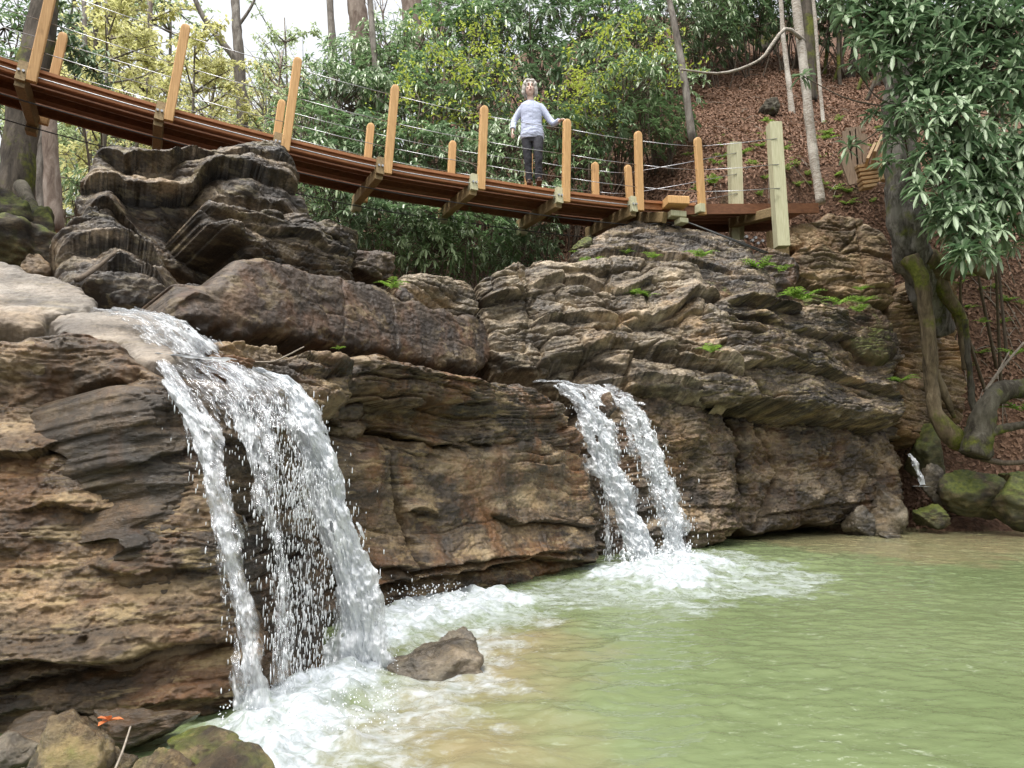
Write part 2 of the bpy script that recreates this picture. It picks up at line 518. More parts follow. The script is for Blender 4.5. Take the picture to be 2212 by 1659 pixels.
M_wedge = rock_mat('stone_wedge_grey', dark=(.018, .015, .013), mid=(.085, .068, .05), light=(.26, .215, .16), lichen=.4, gloss=(.18, .6), balance=.5, bed=3.6, tilt=.16, stain=.5)
M_low = rock_mat('stone_low_block', dark=(.022, .016, .011), mid=(.1, .079, .056), light=(.27, .225, .165), lichen=.4, lichen_col=(.3, .23, .14), orange=.25, gloss=(.3, .6), balance=.5, bed=1.6, tilt=.05)
M_sand = rock_mat('stone_sandstone', dark=(.06, .042, .026), mid=(.17, .125, .075), light=(.33, .255, .165), lichen=.3, orange=.3, gloss=(.5, .8), balance=.47, bed=2.0, tilt=.1, veil=.3)
M_earth = rock_mat('stone_earthy_ledge', dark=(.026, .018, .012), mid=(.075, .05, .032), light=(.16, .115, .075), lichen=.15, gloss=(.5, .85), balance=.5, bed=2.5, tilt=.2, moss=.22)
M_pale = rock_mat('stone_pale_slab', dark=(.09, .08, .07), mid=(.16, .15, .137), light=(.26, .247, .23), lichen=.2, gloss=(.35, .6), balance=.46, bed=5, veil=.1)
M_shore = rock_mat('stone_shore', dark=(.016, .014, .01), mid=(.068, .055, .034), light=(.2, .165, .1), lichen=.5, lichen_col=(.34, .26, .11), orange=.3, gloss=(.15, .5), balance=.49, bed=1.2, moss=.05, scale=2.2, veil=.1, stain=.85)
M_wetgrey = rock_mat('stone_pool_grey', dark=(.03, .028, .024), mid=(.11, .098, .08), light=(.25, .23, .19), lichen=.1, gloss=(.1, .35), balance=.49, bed=2)
M_moss = rock_mat('stone_mossy', dark=(.02, .018, .012), mid=(.07, .06, .036), light=(.17, .15, .09), lichen=.2, gloss=(.5, .85), balance=.5, moss=.48, bed=1.5, scale=2.0)

# lower block beside the big fall, in the nearest corner
slab('cliff_block', [(-260, 700), (0, 707), (140, 712), (240, 724), (300, 758), (338, 790), (372, 830), (420, 900), (470, 980), (500, 1090), (540, 1250), (560, 1530), (300, 1620), (0, 1640), (-260, 1640)],
     [(0, 1540, 3.0), (480, 1540, 3.22), (200, 760, 3.42)], T=1.0, h=.0062, rad=.16, lump=(.07, 1.1), strata=(.026, .1, .42, .03, .22, .7), strata2=(.006, .012, .09, .03, .1, 2.0), fine=.011,
     feats=[('l', [(-260, 1440), (60, 1440), (230, 1430), (400, 1400), (500, 1385), (560, 1375)], .1, .3, .04), ('l', [(-200, 1500), (0, 1490), (60, 1480), (200, 1432), (330, 1420)], .09, .12, .04),
            ('l', [(-260, 975), (60, 985), (200, 945), (300, 935), (420, 925)], .06, .14, .05), ('l', [(0, 1110), (110, 1100), (200, 1108), (300, 1085)], .045, .1, .04),
            ('l', [(180, 1220), (250, 1235), (330, 1245), (470, 1238)], .06, .15, .06), ('g', [(300, 790), (312, 820), (325, 850), (335, 900)], .04, .02), ('l', [(100, 870), (180, 830), (250, 815), (320, 830)], .08, .12, .12),
            ('b', [(180, 860), (360, 860), (180, 930)], -.1), ('b', [(120, 900), (400, 900), (120, 940)], -.03), ('b', [(190, 1385), (199, 1385), (190, 1394)], -.06), ('l', [(-200, 1560), (100, 1545), (300, 1530), (560, 1500)], .05, .1, .06)],
     mat=M_cliff, crk=.5, chip=(.008, .3, .1), seed=1, label='broad brown layered cliff block beside the larger waterfall, spotted with yellow lichen')
slab('cliff_block', [(338, 785), (420, 782), (500, 785), (590, 806), (648, 846), (690, 905), (712, 1000), (735, 1120), (748, 1300), (745, 1560), (470, 1620), (400, 1500), (350, 1100), (330, 900)],
     [(480, 1500, 3.3), (735, 1420, 4.25), (500, 800, 3.72)], T=.9, h=.008, rad=.3, lump=(.06, 1.3), strata=(.035, .08, .25, .02, .12, .9), strata2=(.01, .015, .05, .02, .1, 2.0), fine=.008,
     feats=[('l', [(330, 1000), (480, 950), (640, 1000)], .03, .1, .04)], mat=M_fall, crk=.4, chip=(.012, .2, .08), seed=2, label='rounded wet brown rock face behind the streams of the larger waterfall')
# middle block between the falls
slab('cliff_block', [(700, 930), (760, 938), (840, 938), (1000, 955), (1200, 930), (1268, 950), (1292, 1010), (1305, 1100), (1300, 1230), (1180, 1262), (1000, 1310), (850, 1345), (740, 1400), (700, 1300), (690, 1000)],
     [(830, 1300, 5.55), (1290, 1215, 7.8), (840, 940, 5.75)], T=1.6, h=.0105, rad=.22, lump=(.07, .9), strata=(.03, .12, .4, .02, .2, .6), strata2=(.006, .02, .06, .04, .2, 1.6), fine=.01,
     feats=[('g', [(832, 940), (845, 1000), (862, 1060), (866, 1090)], .06, .02), ('g', [(866, 1090), (885, 1130), (893, 1240)], .14, .035), ('b', [(930, 1100), (990, 1100), (930, 1130)], .05),
            ('l', [(870, 1110), (900, 1098), (960, 1120)], .09, .08, .1), ('l', [(1060, 1110), (1130, 1130), (1200, 1125), (1290, 1140)], .09, .12, .03), ('l', [(720, 1262), (830, 1258), (1000, 1235), (1150, 1205), (1300, 1215)], .15, .14, .05),
            ('l', [(720, 1215), (900, 1230), (1000, 1215), (1290, 1180)], .08, .12, .04), ('b', [(790, 1000), (840, 1000), (790, 1090)], .06), ('g', [(1040, 1080), (1070, 1140), (1090, 1200)], .02, .012)],
     mat=M_mid, crk=.4, chip=(.012, .5, .25), seed=3, label='brown and rust stained lower rock face between the two waterfalls')
slab('rock_ledge', [(775, 762), (805, 752), (880, 775), (1000, 800), (1090, 828), (1170, 822), (1215, 858), (1250, 905), (1278, 970), (1240, 985), (1130, 960), (1000, 955), (900, 930), (780, 905), (700, 890), (700, 830), (770, 800)],
     [(780, 800, 5.3), (1230, 900, 7.7), (800, 900, 5.35)], T=1.4, h=.0105, rad=.13, lump=(.06, 1.1), strata=(.05, .06, .2, -.05, .15, .9), strata2=(.014, .015, .045, -.05, .1, 2.2), fine=.01,
     feats=[('b', [(960, 905), (1080, 905), (960, 945)], -.32), ('b', [(830, 880), (900, 880), (830, 915)], -.24), ('l', [(800, 860), (900, 868), (1000, 870), (1080, 860)], .1, .14, .08), ('l', [(790, 800), (880, 790), (980, 815), (1060, 835)], .05, .06, .04)],
     mat=M_mid, seed=4, label='tan overhanging rock ledge with a deep dark undercut, spanning toward the smaller waterfall')
slab('rock_ledge', [(440, 722), (520, 714), (610, 722), (640, 745), (700, 740), (760, 770), (785, 800), (782, 828), (740, 850), (700, 880), (660, 860), (600, 812), (520, 790), (470, 775)],
     [(480, 770, 4.35), (780, 800, 5.1), (600, 720, 4.75)], T=1.2, h=.009, rad=.11, lump=(.05, 1.4), strata=(.05, .06, .16, .2, .1, .9), strata2=(.012, .015, .045, .2, .1, 2.2), fine=.01,
     feats=[('b', [(560, 745), (640, 745), (560, 765)], -.09), ('l', [(620, 780), (700, 790), (785, 785)], .06, .1, .06)],
     mat=M_mid, seed=5, label='ochre rock ledge holding a fallen twig above the larger waterfall')
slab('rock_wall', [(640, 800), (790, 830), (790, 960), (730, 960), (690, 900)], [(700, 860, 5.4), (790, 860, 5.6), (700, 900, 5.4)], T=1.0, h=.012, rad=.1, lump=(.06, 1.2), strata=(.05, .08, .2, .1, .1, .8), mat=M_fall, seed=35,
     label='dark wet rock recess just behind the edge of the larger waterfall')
# the long dark slab
slab('rock_slab', [(378, 603), (452, 601), (490, 580), (530, 553), (600, 556), (700, 578), (790, 605), (860, 632), (960, 668), (1046, 684), (1075, 720), (1070, 790), (1010, 796), (930, 768), (800, 742), (640, 720), (470, 716), (400, 690), (385, 655)],
     [(400, 690, 5.0), (1050, 760, 8.9), (600, 560, 6.15)], T=1.5, h=.0115, rad=.12, lump=(.05, .8), strata=(.014, .15, .5, .12, .25, .5), fine=.008,
     feats=[('g', [(745, 600), (750, 690), (748, 735)], .025, .014), ('g', [(850, 640), (862, 700), (870, 740)], .02, .012), ('g', [(640, 560), (700, 640), (720, 700)], .012, .02), ('l', [(380, 660), (420, 640), (470, 655)], .04, .05, .06)],
     mat=M_slabdark, crk=.15, chip=(.01, .6, .3), seed=6, label='long smooth dark brown rock slab slanting down across the middle of the cliff')
# upper dark outcrop under the bridge, in three masses
slab('rock_outcrop', [(206, 340), (225, 322), (260, 316), (300, 304), (330, 312), (360, 316), (420, 312), (452, 306), (470, 300), (500, 298), (560, 304), (605, 318), (636, 345), (645, 390), (655, 430), (680, 470), (640, 500), (560, 520), (520, 560), (440, 590), (330, 560), (200, 520), (160, 430), (180, 396), (196, 370)],
     [(230, 560, 6.5), (640, 460, 7.6), (420, 330, 7.35)], T=2.2, h=.0125, rad=.13, lump=(.2, .8), strata=(.05, .08, .34, .12, .4, .6), strata2=(.013, .02, .08, .12, .3, 1.4), chip=(.012, .5, .16), crk=.8, fine=.014,
     feats=[('l', [(160, 416), (200, 406), (253, 403), (273, 415), (333, 420), (410, 410), (440, 385), (470, 372), (500, 373), (567, 397), (660, 404)], .2, .2, .1), ('l', [(200, 346), (232, 346), (275, 352), (300, 345), (420, 336), (470, 330)], .16, .1, .12), ('l', [(430, 428), (500, 443), (567, 450), (660, 474)], .14, .18, .08), ('l', [(470, 330), (540, 335), (645, 372)], .07, .12, .06),
            ('b', [(415, 470), (465, 470), (415, 515)], -.4), ('b', [(350, 378), (420, 378), (350, 400)], -.22), ('b', [(300, 470), (350, 470), (300, 510)], -.18), ('b', [(230, 470), (275, 470), (230, 520)], .22), ('b', [(560, 420), (640, 420), (560, 440)], .1), ('l', [(160, 480), (230, 470), (280, 500), (330, 540)], .1, .12, .08)],
     mat=M_upper, seed=7, label='tall dark folded rock outcrop standing directly beneath the bridge deck')
slab('rock_outcrop', [(110, 500), (122, 470), (160, 430), (200, 420), (240, 440), (300, 500), (330, 540), (400, 560), (520, 540), (530, 560), (525, 590), (450, 602), (380, 602), (388, 668), (330, 672), (250, 660), (170, 620), (112, 565)],
     [(180, 640, 5.5), (500, 590, 6.3), (300, 500, 6.2)], T=1.6, h=.0115, rad=.2, lump=(.2, .9), strata=(.06, .06, .24, .05, .35, .7), strata2=(.016, .015, .05, .05, .3, 2.), fine=.012,
     feats=[('b', [(430, 560), (500, 560), (430, 590)], -.2), ('l', [(120, 520), (250, 515), (330, 545), (380, 590)], .16, .14, .08), ('l', [(180, 600), (260, 590), (380, 640)], .1, .09, .05), ('b', [(270, 470), (330, 470), (270, 510)], .15)],
     mat=M_upper, seed=8, label='low rippled grey outcrop rising right behind the head of the larger waterfall')
slab('rock_outcrop', [(440, 430), (520, 440), (640, 440), (690, 470), (770, 485), (782, 530), (770, 575), (790, 610), (700, 590), (620, 560), (540, 552), (520, 520), (450, 480)],
     [(520, 540, 6.6), (770, 570, 7.7), (640, 450, 7.3)], T=1.6, h=.012, rad=.12, lump=(.12, 1.0), strata=(.1, .06, .2, .17, .3, .8), strata2=(.025, .02, .06, .17, .3, 2.), fine=.012,
     feats=[('b', [(640, 460), (660, 460), (640, 480)], -.15), ('l', [(520, 480), (640, 500), (770, 560)], .1, .1, .06), ('b', [(490, 510), (520, 510), (490, 545)], .12)],
     mat=M_upper, seed=9, label='grey streaked rock shelf stepping down from the dark outcrop to the brown slab')
slab('boulder', [(765, 532), (800, 528), (850, 545), (860, 575), (855, 612), (810, 606), (770, 580)], [(770, 580, 8.0), (860, 580, 8.4), (810, 530, 8.2)], T=.8, h=.012, rad=.1, lump=(.05, 1.5), blocks=(.04, .5, .3), fine=.012,
     mat=M_slabdark, seed=10, label='squarish dark boulder wedged at the end of the streaked rock shelf', cat='boulder')
slab('boulder', [(856, 625), (862, 590), (900, 583), (960, 592), (1010, 598), (1040, 625), (1046, 682), (1000, 678), (930, 662), (880, 650)], [(870, 640, 8.3), (1040, 660, 9.2), (940, 590, 8.8)], T=1.0, h=.012, rad=.14, lump=(.07, 1.5), strata=(.04, .06, .15, .2, .1, .8), fine=.012,
     feats=[('b', [(960, 650), (1000, 650), (960, 668)], -.1)], mat=M_right, seed=11, label='rounded tan boulder sitting below the rhododendrons in the gap of the cliff', cat='boulder')
slab('boulder', [(858, 600), (900, 640), (905, 660), (880, 655), (855, 640)], [(860, 640, 8.1), (900, 650, 8.2), (870, 610, 8.2)], T=.5, h=.012, rad=.05, mat=M_slabdark, seed=12, label='small dark angular stone leaning against the rounded tan boulder', cat='boulder')
# right hand stack
slab('rock_stack', [(1036, 596), (1080, 572), (1130, 562), (1145, 600), (1140, 660), (1160, 700), (1170, 760), (1190, 800), (1180, 815), (1100, 800), (1060, 795), (1050, 700), (1040, 640)],
     [(1050, 760, 9.0), (1180, 790, 9.2), (1090, 580, 9.5)], T=1.6, h=.013, rad=.14, lump=(.09, 1.0), strata=(.06, .08, .25, .05, .2, .9), strata2=(.012, .02, .06, .05, .2, 2.), blocks=(.07, .6, .4), fine=.014,
     feats=[('l', [(1036, 650), (1090, 636), (1150, 640)], .15, .15, .12), ('b', [(1090, 670), (1130, 670), (1090, 690)], -.12)], mat=M_right, crk=.6, seed=13, label='narrow dark tan rock column at the near end of the layered stack')
slab('rock_stack', [(1120, 570), (1180, 548), (1230, 560), (1300, 556), (1400, 560), (1500, 560), (1545, 600), (1590, 650), (1605, 700), (1622, 760), (1628, 812), (1590, 842), (1500, 842), (1380, 834), (1290, 822), (1230, 815), (1160, 800), (1150, 720), (1130, 650)],
     [(1160, 800, 9.0), (1600, 830, 9.6), (1350, 570, 10.3)], T=2.2, h=.0125, rad=.2, lump=(.12, .8), strata=(.075, .07, .26, .1, .3, .8), strata2=(.014, .018, .07, .1, .2, 1.8), chip=(.014, .4, .15), blocks=(.085, .75, .42), fine=.016,
     feats=[('l', [(1130, 812), (1290, 812), (1480, 828), (1630, 830)], .1, .1, .05), ('l', [(1130, 800), (1200, 780), (1330, 745), (1420, 750), (1500, 770), (1630, 800)], .2, .25, .1), ('b', [(1230, 800), (1300, 800), (1230, 825)], -.15), ('l', [(1340, 700), (1430, 690), (1500, 640), (1560, 650)], .17, .18, .1), ('l', [(1150, 700), (1250, 690), (1340, 705)], .12, .14, .08),
            ('l', [(1400, 760), (1470, 742), (1560, 775), (1620, 790)], .12, .12, .08), ('g', [(1560, 640), (1590, 720), (1625, 800)], .08, .04), ('l', [(1140, 620), (1260, 600), (1330, 640), (1420, 610)], .12, .15, .08), ('b', [(1250, 620), (1310, 620), (1250, 660)], .1)],
     mat=M_right, crk=.6, seed=14, label='broad tan stack of fractured rock layers overhanging the smaller waterfall')
slab('rock_mound', [(1228, 545), (1262, 520), (1300, 492), (1345, 474), (1400, 466), (1445, 463), (1500, 478), (1560, 500), (1625, 518), (1640, 560), (1680, 590), (1690, 640), (1620, 640), (1560, 610), (1480, 590), (1380, 575), (1280, 572)],
     [(1280, 560, 10.7), (1640, 600, 11.0), (1400, 470, 11.8)], T=2.0, h=.0145, rad=.25, lump=(.08, .7), strata=(.06, .07, .2, .22, .15, .6), strata2=(.025, .02, .06, .22, .15, 1.6), fine=.012,
     feats=[('l', [(1230, 560), (1300, 556), (1370, 545), (1450, 555), (1530, 575), (1600, 600)], .14, .1, .08), ('l', [(1290, 520), (1400, 500), (1500, 520), (1600, 560)], .05, .08, .04)],
     mat=M_wedge, seed=15, label='smooth grey layered rock mound directly below the bridge landing')
slab('rock_mound', [(1632, 540), (1650, 525), (1690, 540), (1726, 560), (1735, 590), (1720, 620), (1640, 622)], [(1640, 600, 11.2), (1720, 600, 11.4), (1680, 545, 11.6)], T=1.0, h=.0145, rad=.14, lump=(.06, 1.2), strata=(.05, .06, .16, .1, .1, .8), fine=.012,
     mat=M_slabdark, seed=16, label='small dark knob of rock at the foot of the tall pale end post')
slab('rock_ledge', [(1480, 590), (1560, 588), (1640, 615), (1720, 605), (1800, 640), (1860, 640), (1930, 690), (1960, 760), (1900, 770), (1800, 700), (1720, 680), (1620, 670), (1540, 640)],
     [(1560, 640, 10.6), (1900, 720, 11.8), (1700, 610, 11.6)], T=1.6, h=.0145, rad=.2, lump=(.07, .9), strata=(.06, .1, .3, .2, .15, .7), strata2=(.02, .02, .06, .2, .15, 2.), fine=.014,
     feats=[('l', [(1600, 640), (1700, 640), (1790, 655)], .05, .08, .04)], mat=M_earth, seed=17, label='earthy brown mossy rock ledge with ferns below the sandstone blocks')
slab('sandstone_block', [(1712, 545), (1740, 530), (1840, 540), (1860, 600), (1935, 620), (1942, 650), (1860, 640), (1770, 612), (1715, 590)], [(1720, 590, 12.0), (1930, 640, 12.3), (1800, 540, 12.4)], T=1.3, h=.0155, rad=.08, lump=(.06, 1.1), strata=(.07, .08, .2, .05, .1, .9), blocks=(.05, .9, .3), fine=.012,
     mat=M_sand, seed=18, label='cracked pale sandstone shelf jutting out below the bigger sandstone block')
slab('sandstone_block', [(1700, 490), (1760, 478), (1790, 458), (1845, 462), (1868, 470), (1920, 510), (1934, 560), (1942, 640), (1900, 630), (1850, 600), (1800, 560), (1740, 535), (1700, 540)], [(1720, 540, 12.4), (1935, 600, 12.7), (1800, 470, 12.7)], T=1.3, h=.0155, rad=.08, lump=(.05, 1.0), strata=(.03, .15, .4, .1, .1, .7), blocks=(.07, 1.0, .7), fine=.01,
     feats=[('g', [(1855, 470), (1862, 540), (1880, 620)], .1, .03)], mat=M_sand, seed=19, label='big tan sandstone block under the end of the bridge deck, beside the pale post')
slab('rock_wedge', [(1530, 668), (1572, 640), (1640, 628), (1690, 640), (1740, 660), (1790, 655), (1850, 690), (1905, 702), (1950, 735), (1958, 770), (1945, 820), (1962, 880), (1955, 912), (1880, 900), (1780, 880), (1690, 855), (1620, 835), (1590, 780), (1560, 710)],
     [(1610, 820, 9.75), (1950, 890, 11.4), (1700, 650, 10.9)], T=1.8, h=.0135, rad=.16, lump=(.12, .9), strata=(.09, .06, .2, .15, .25, .8), strata2=(.018, .018, .06, .15, .15, 1.9), chip=(.012, .5, .12), fine=.015,
     feats=[('l', [(1570, 650), (1650, 655), (1740, 668)], .18, .12, .1), ('l', [(1590, 790), (1700, 782), (1800, 800), (1950, 860)], .16, .14, .08), ('l', [(1700, 720), (1800, 725), (1950, 745)], .12, .12, .06), ('b', [(1880, 770), (1940, 770), (1880, 810)], -.18), ('b', [(1690, 740), (1740, 740), (1690, 790)], .16), ('l', [(1600, 835), (1800, 880), (1960, 905)], .06, .15, .05)],
     mat=M_wedge, crk=.65, seed=20, label='dark grey layered rock wedge jutting over the long shadowed crevice')
slab('cliff_block', [(1330, 845), (1400, 846), (1470, 854), (1545, 872), (1580, 895), (1605, 960), (1620, 1060), (1622, 1140), (1560, 1180), (1490, 1195), (1440, 1200), (1300, 1230), (1285, 1050), (1290, 900)],
     [(1400, 1180, 9.0), (1610, 1140, 9.9), (1450, 850, 9.6)], T=1.6, h=.0125, rad=.2, lump=(.12, 1.7), strata=(.024, .1, .3, .05, .25, .9), strata2=(.015, .02, .06, .05, .2, 2.), fine=.02,
     feats=[('l', [(1380, 1165), (1480, 1150), (1620, 1140)], .08, .1, .05), ('l', [(1380, 1110), (1500, 1090), (1620, 1100)], .04, .1, .04), ('b', [(1340, 1000), (1385, 1000), (1340, 1200)], -.35), ('b', [(1500, 920), (1570, 920), (1500, 980)], .1)],
     mat=M_low, crk=.35, chip=(.03, .3, .2), seed=21, label='pitted brown rock block standing beside the smaller waterfall')
slab('cliff_block', [(1578, 892), (1640, 890), (1720, 902), (1800, 910), (1880, 922), (1935, 940), (1962, 975), (1968, 1030), (1960, 1080), (1900, 1120), (1840, 1125), (1720, 1140), (1610, 1160), (1605, 1050), (1600, 950)],
     [(1620, 1130, 10.3), (1950, 1110, 11.7), (1750, 890, 11.2)], T=1.8, h=.014, rad=.22, lump=(.14, 1.5), strata=(.024, .12, .35, .08, .3, .8), strata2=(.015, .02, .07, .08, .2, 2.), fine=.02,
     feats=[('g', [(1620, 890), (1660, 960), (1690, 1020), (1640, 1140)], .14, .05), ('b', [(1860, 1000), (1880, 980), (1860, 1020)], -.1), ('b', [(1800, 970), (1880, 970), (1800, 1030)], .12), ('l', [(1640, 1115), (1800, 1090), (1900, 1080)], .08, .12, .06)],
     mat=M_low, crk=.35, chip=(.035, .34, .22), seed=22, label='wide brown lower rock block under the shadowed crevice, beside the shore stones')
slab('rock_wall', [(1930, 640), (2000, 590), (2060, 600), (2085, 700), (2090, 820), (2085, 930), (2000, 960), (1950, 930), (1940, 800)], [(1950, 920, 12.1), (2080, 920, 12.6), (2000, 620, 12.8)], T=1.5, h=.0165, rad=.12, lump=(.1, 1.0), strata=(.1, .08, .25, .12, .2, .9), strata2=(.03, .02, .06, .12, .2, 2.), fine=.015,
     mat=M_sand, seed=23, label='stepped ochre rock wall partly hidden by the big trunk and its long root')
slab('rock_slab', [(-200, 545), (0, 556), (60, 574), (120, 598), (165, 618), (208, 655), (190, 667), (120, 678), (60, 690), (-200, 700)], [(0, 690, 4.3), (190, 665, 4.7), (60, 575, 5.0)], T=.7, h=.009, rad=.06, lump=(.03, 1.2), fine=.008,
     mat=M_pale, chip=(.004, .4, .2), seed=24, label='pale grey flat tilted slab lying at the head of the larger waterfall')
slab('rock_slab', [(118, 690), (130, 673), (200, 668), (330, 670), (395, 690), (420, 720), (380, 770), (320, 775), (240, 724), (150, 718)], [(130, 700, 4.05), (400, 720, 4.2), (250, 672, 4.6)], T=.6, h=.009, rad=.08, lump=(.03, 1.2), fine=.008,
     mat=M_pale, chip=(.004, .4, .2), seed=25, label='pale wet stone sill under the clear water at the head of the larger waterfall')
slab('boulder', [(40, 575), (50, 545), (80, 535), (112, 545), (118, 580), (70, 585)], [(50, 580, 6.0), (110, 580, 6.1), (80, 540, 6.2)], T=.5, h=.012, rad=.08, mat=M_sand, seed=26, label='reddish brown stone behind the pale tilted slab', cat='boulder')
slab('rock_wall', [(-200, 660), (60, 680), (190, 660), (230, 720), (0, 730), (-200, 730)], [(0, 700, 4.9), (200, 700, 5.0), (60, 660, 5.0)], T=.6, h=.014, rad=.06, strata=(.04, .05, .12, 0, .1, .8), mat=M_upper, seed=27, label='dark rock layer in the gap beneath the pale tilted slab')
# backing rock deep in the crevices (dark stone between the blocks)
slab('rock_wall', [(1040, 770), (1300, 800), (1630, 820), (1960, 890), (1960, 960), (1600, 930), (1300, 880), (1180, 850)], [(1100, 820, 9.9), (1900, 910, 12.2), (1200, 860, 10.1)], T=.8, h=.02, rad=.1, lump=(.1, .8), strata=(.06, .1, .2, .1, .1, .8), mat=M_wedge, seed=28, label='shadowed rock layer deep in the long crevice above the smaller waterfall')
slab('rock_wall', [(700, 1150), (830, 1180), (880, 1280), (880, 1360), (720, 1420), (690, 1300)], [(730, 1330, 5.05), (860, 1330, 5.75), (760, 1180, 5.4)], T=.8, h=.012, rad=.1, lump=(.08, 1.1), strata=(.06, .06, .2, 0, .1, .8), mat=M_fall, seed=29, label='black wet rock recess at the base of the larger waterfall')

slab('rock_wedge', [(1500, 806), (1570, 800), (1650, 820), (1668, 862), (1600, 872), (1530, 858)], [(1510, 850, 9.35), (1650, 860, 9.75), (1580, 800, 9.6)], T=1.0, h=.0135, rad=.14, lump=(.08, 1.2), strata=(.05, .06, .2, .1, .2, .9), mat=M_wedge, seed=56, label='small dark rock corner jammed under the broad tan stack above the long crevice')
# stones in the pool and on the shore
q = at(1262, 540, 11.0); boulder('boulder', (q.x, q.y, q.z - .1), (.22, .2, .16), M_moss, 55, .3, 'dark stone with a yellow moss cap beside the grey mound', 'boulder')
p = on_water(940, 1445); boulder('boulder', (p.x, p.y, -.16), (.27, .22, .155), M_wetgrey, 3, .25, 'wet brown boulder standing in the pool below the larger waterfall', 'boulder')
p = on_water(985, 1400); boulder('boulder', (p.x, p.y, -.1), (.14, .13, .13), M_wetgrey, 9, .5, 'smaller grey stone with white veins behind the wet brown pool boulder', 'boulder')
for i, (px, py, Y, sz, m, seed, lab) in enumerate([
    (135, 1750, 2.42, (.13, .14, .15), M_shore, 11, 'angular mossy stone with a flat sloping top on the near shore'),
    (345, 1780, 2.4, (.14, .14, .135), M_shore, 14, 'rounded mossy brown stone in the middle of the near shore row'),
    (500, 1770, 2.42, (.12, .14, .14), M_shore, 16, 'smooth brown stone at the foaming water edge of the near shore'),
    (440, 1650, 2.75, (.17, .12, .075), M_shore, 19, 'low flat brown stone tucked behind the near shore row'),
    (15, 1680, 2.65, (.12, .12, .09), M_wetgrey, 21, 'dark broken stone beside the angular mossy shore stone'),
    (240, 1720, 2.5, (.08, .09, .1), M_shore, 23, 'small brown stone wedged between the two mossy shore stones'),
    (90, 1610, 2.85, (.22, .12, .07), M_fall, 26, 'low black wet stone under the edge of the broad cliff block'),
    (290, 1600, 2.9, (.26, .12, .08), M_fall, 27, 'long low dark stone between the near shore row and the cliff block'),
    (25, 1780, 2.35, (.11, .12, .1), M_shore, 24, 'green stained stone at the very edge of the near shore')]):
    q = at(px, py, Y); boulder('boulder', (q.x, q.y, max(q.z, -.2) - .02), sz, m, seed, i * .9, lab, 'boulder', group='stones on the near shore', nf=9, facet=1.0, rough=.13)
for i, (px, py, Y, sz, m, seed, lab) in enumerate([
    (1915, 1150, 11.5, (.32, .3, .52), M_wetgrey, 31, 'blocky grey squared boulder standing at the water edge of the far bank'),
    (1855, 1155, 11.2, (.22, .25, .3), M_wetgrey, 33, 'broken pale grey stone leaning at the foot of the squared boulder'),
    (1925, 1160, 10.9, (.22, .2, .12), M_wetgrey, 34, 'low flat stone awash in front of the squared boulder'),
    (2000, 1040, 12.3, (.32, .35, .58), M_moss, 37, 'dark boulder beside the small trickle of water'),
    (2025, 1080, 12.0, (.24, .24, .38), M_wetgrey, 38, 'pale grey stone below the dark trickle boulder'),
    (2110, 1105, 11.7, (.6, .35, .42), M_moss, 41, 'long mossy slab of rock on the far bank'),
    (2195, 1130, 11.2, (.48, .4, .42), M_moss, 43, 'bright green moss covered boulder at the water edge'),
    (2010, 1125, 11.6, (.3, .3, .2), M_moss, 44, 'small mossy stone at the mouth of the trickle'),
    (2200, 1060, 12.2, (.3, .3, .28), M_moss, 45, 'dark mossy stone behind the bright green boulder')]):
    q = at(px, py, Y); boulder('boulder', (q.x, q.y, max(q.z, 0) - .12), sz, m, seed, i * 1.3, lab, 'boulder', group='stones on the far bank', nf=10, facet=1.0, rough=.2)
q = at(1312, 898, 8.35); boulder('boulder', (q.x, q.y, q.z - .06), (.11, .12, .2), M_low, 47, .4, 'small pointed brown stone splitting the smaller waterfall at its lip', 'boulder')
# ------------------------------------------------------------------ terrain, sky, water
def cliff_y(x):
    return np.interp(x, [-12, -3, -2, -1.2, -.4, .3, 1.6, 3.2, 6.2, 7.0, 9.0, 14], [3.9, 3.9, 4.0, 4.5, 5.8, 6.9, 9.2, 10.8, 12.3, 12.0, 11.9, 11.9])


def ground_z(x, y):
    x = np.asarray(x, float); y = np.asarray(y, float)
    yc = cliff_y(x)
    d = y - yc
    shelf = 1.15 + .25 * np.clip(x, 0, 4) / 4
    low = -.9 + smooth(1.0, 1.9, d) * (shelf + .9)
    back = np.clip((y - (yc + 1.9)) / np.maximum(13.0 - (yc + 1.9), .8), 0, 1)
    top = 3.4 + .9 * smooth(-2, 2, x) + 1.35 * smooth(2.2, 4.2, x)
    z = np.where(d > 1.5, np.maximum(low, shelf + (top - shelf) * back ** 1.3), low)
    # bank at the far shore
    bank = -.35 + smooth(-.6, .2, d) * .55 + np.clip(d - .2, 0, .8) * .35 + np.clip(d - .8, 0, 2.3) * 2.2
    bank = np.minimum(bank, 5.4 + .2 * np.clip(y - 13, 0, 3))
    wb = smooth(6.1, 6.9, x)
    z = z * (1 - wb) + bank * wb
    # hillside
    side = smooth(-7.5, -2.5, x)
    hill = np.clip(y - 13.0, 0, 60)
    z = z + side * (.86 * np.clip(hill, 0, 17) + .3 * np.clip(hill - 17, 0, 40)) + (1 - side) * .05 * hill
    # left bank
    lb = smooth(-5.6, -8.5, x) * smooth(7.5, 10, y)
    z = z + lb * 1.2
    return z


def build_grid(name, x0, x1, y0, y1, nx, ny, fz, mat, warp=1.0):
    xs = np.linspace(x0, x1, nx); ys = y0 + (y1 - y0) * np.linspace(0, 1, ny) ** warp
    X, Y = np.meshgrid(xs, ys); Z = fz(X, Y)
    V = np.stack([X, Y, Z], -1).reshape(-1, 3)
    i = np.arange(nx * ny).reshape(ny, nx)
    fc = np.stack([i[:-1, :-1], i[:-1, 1:], i[1:, 1:], i[1:, :-1]], -1).reshape(-1, 4)
    return link_mesh(name, V, fc, mat)


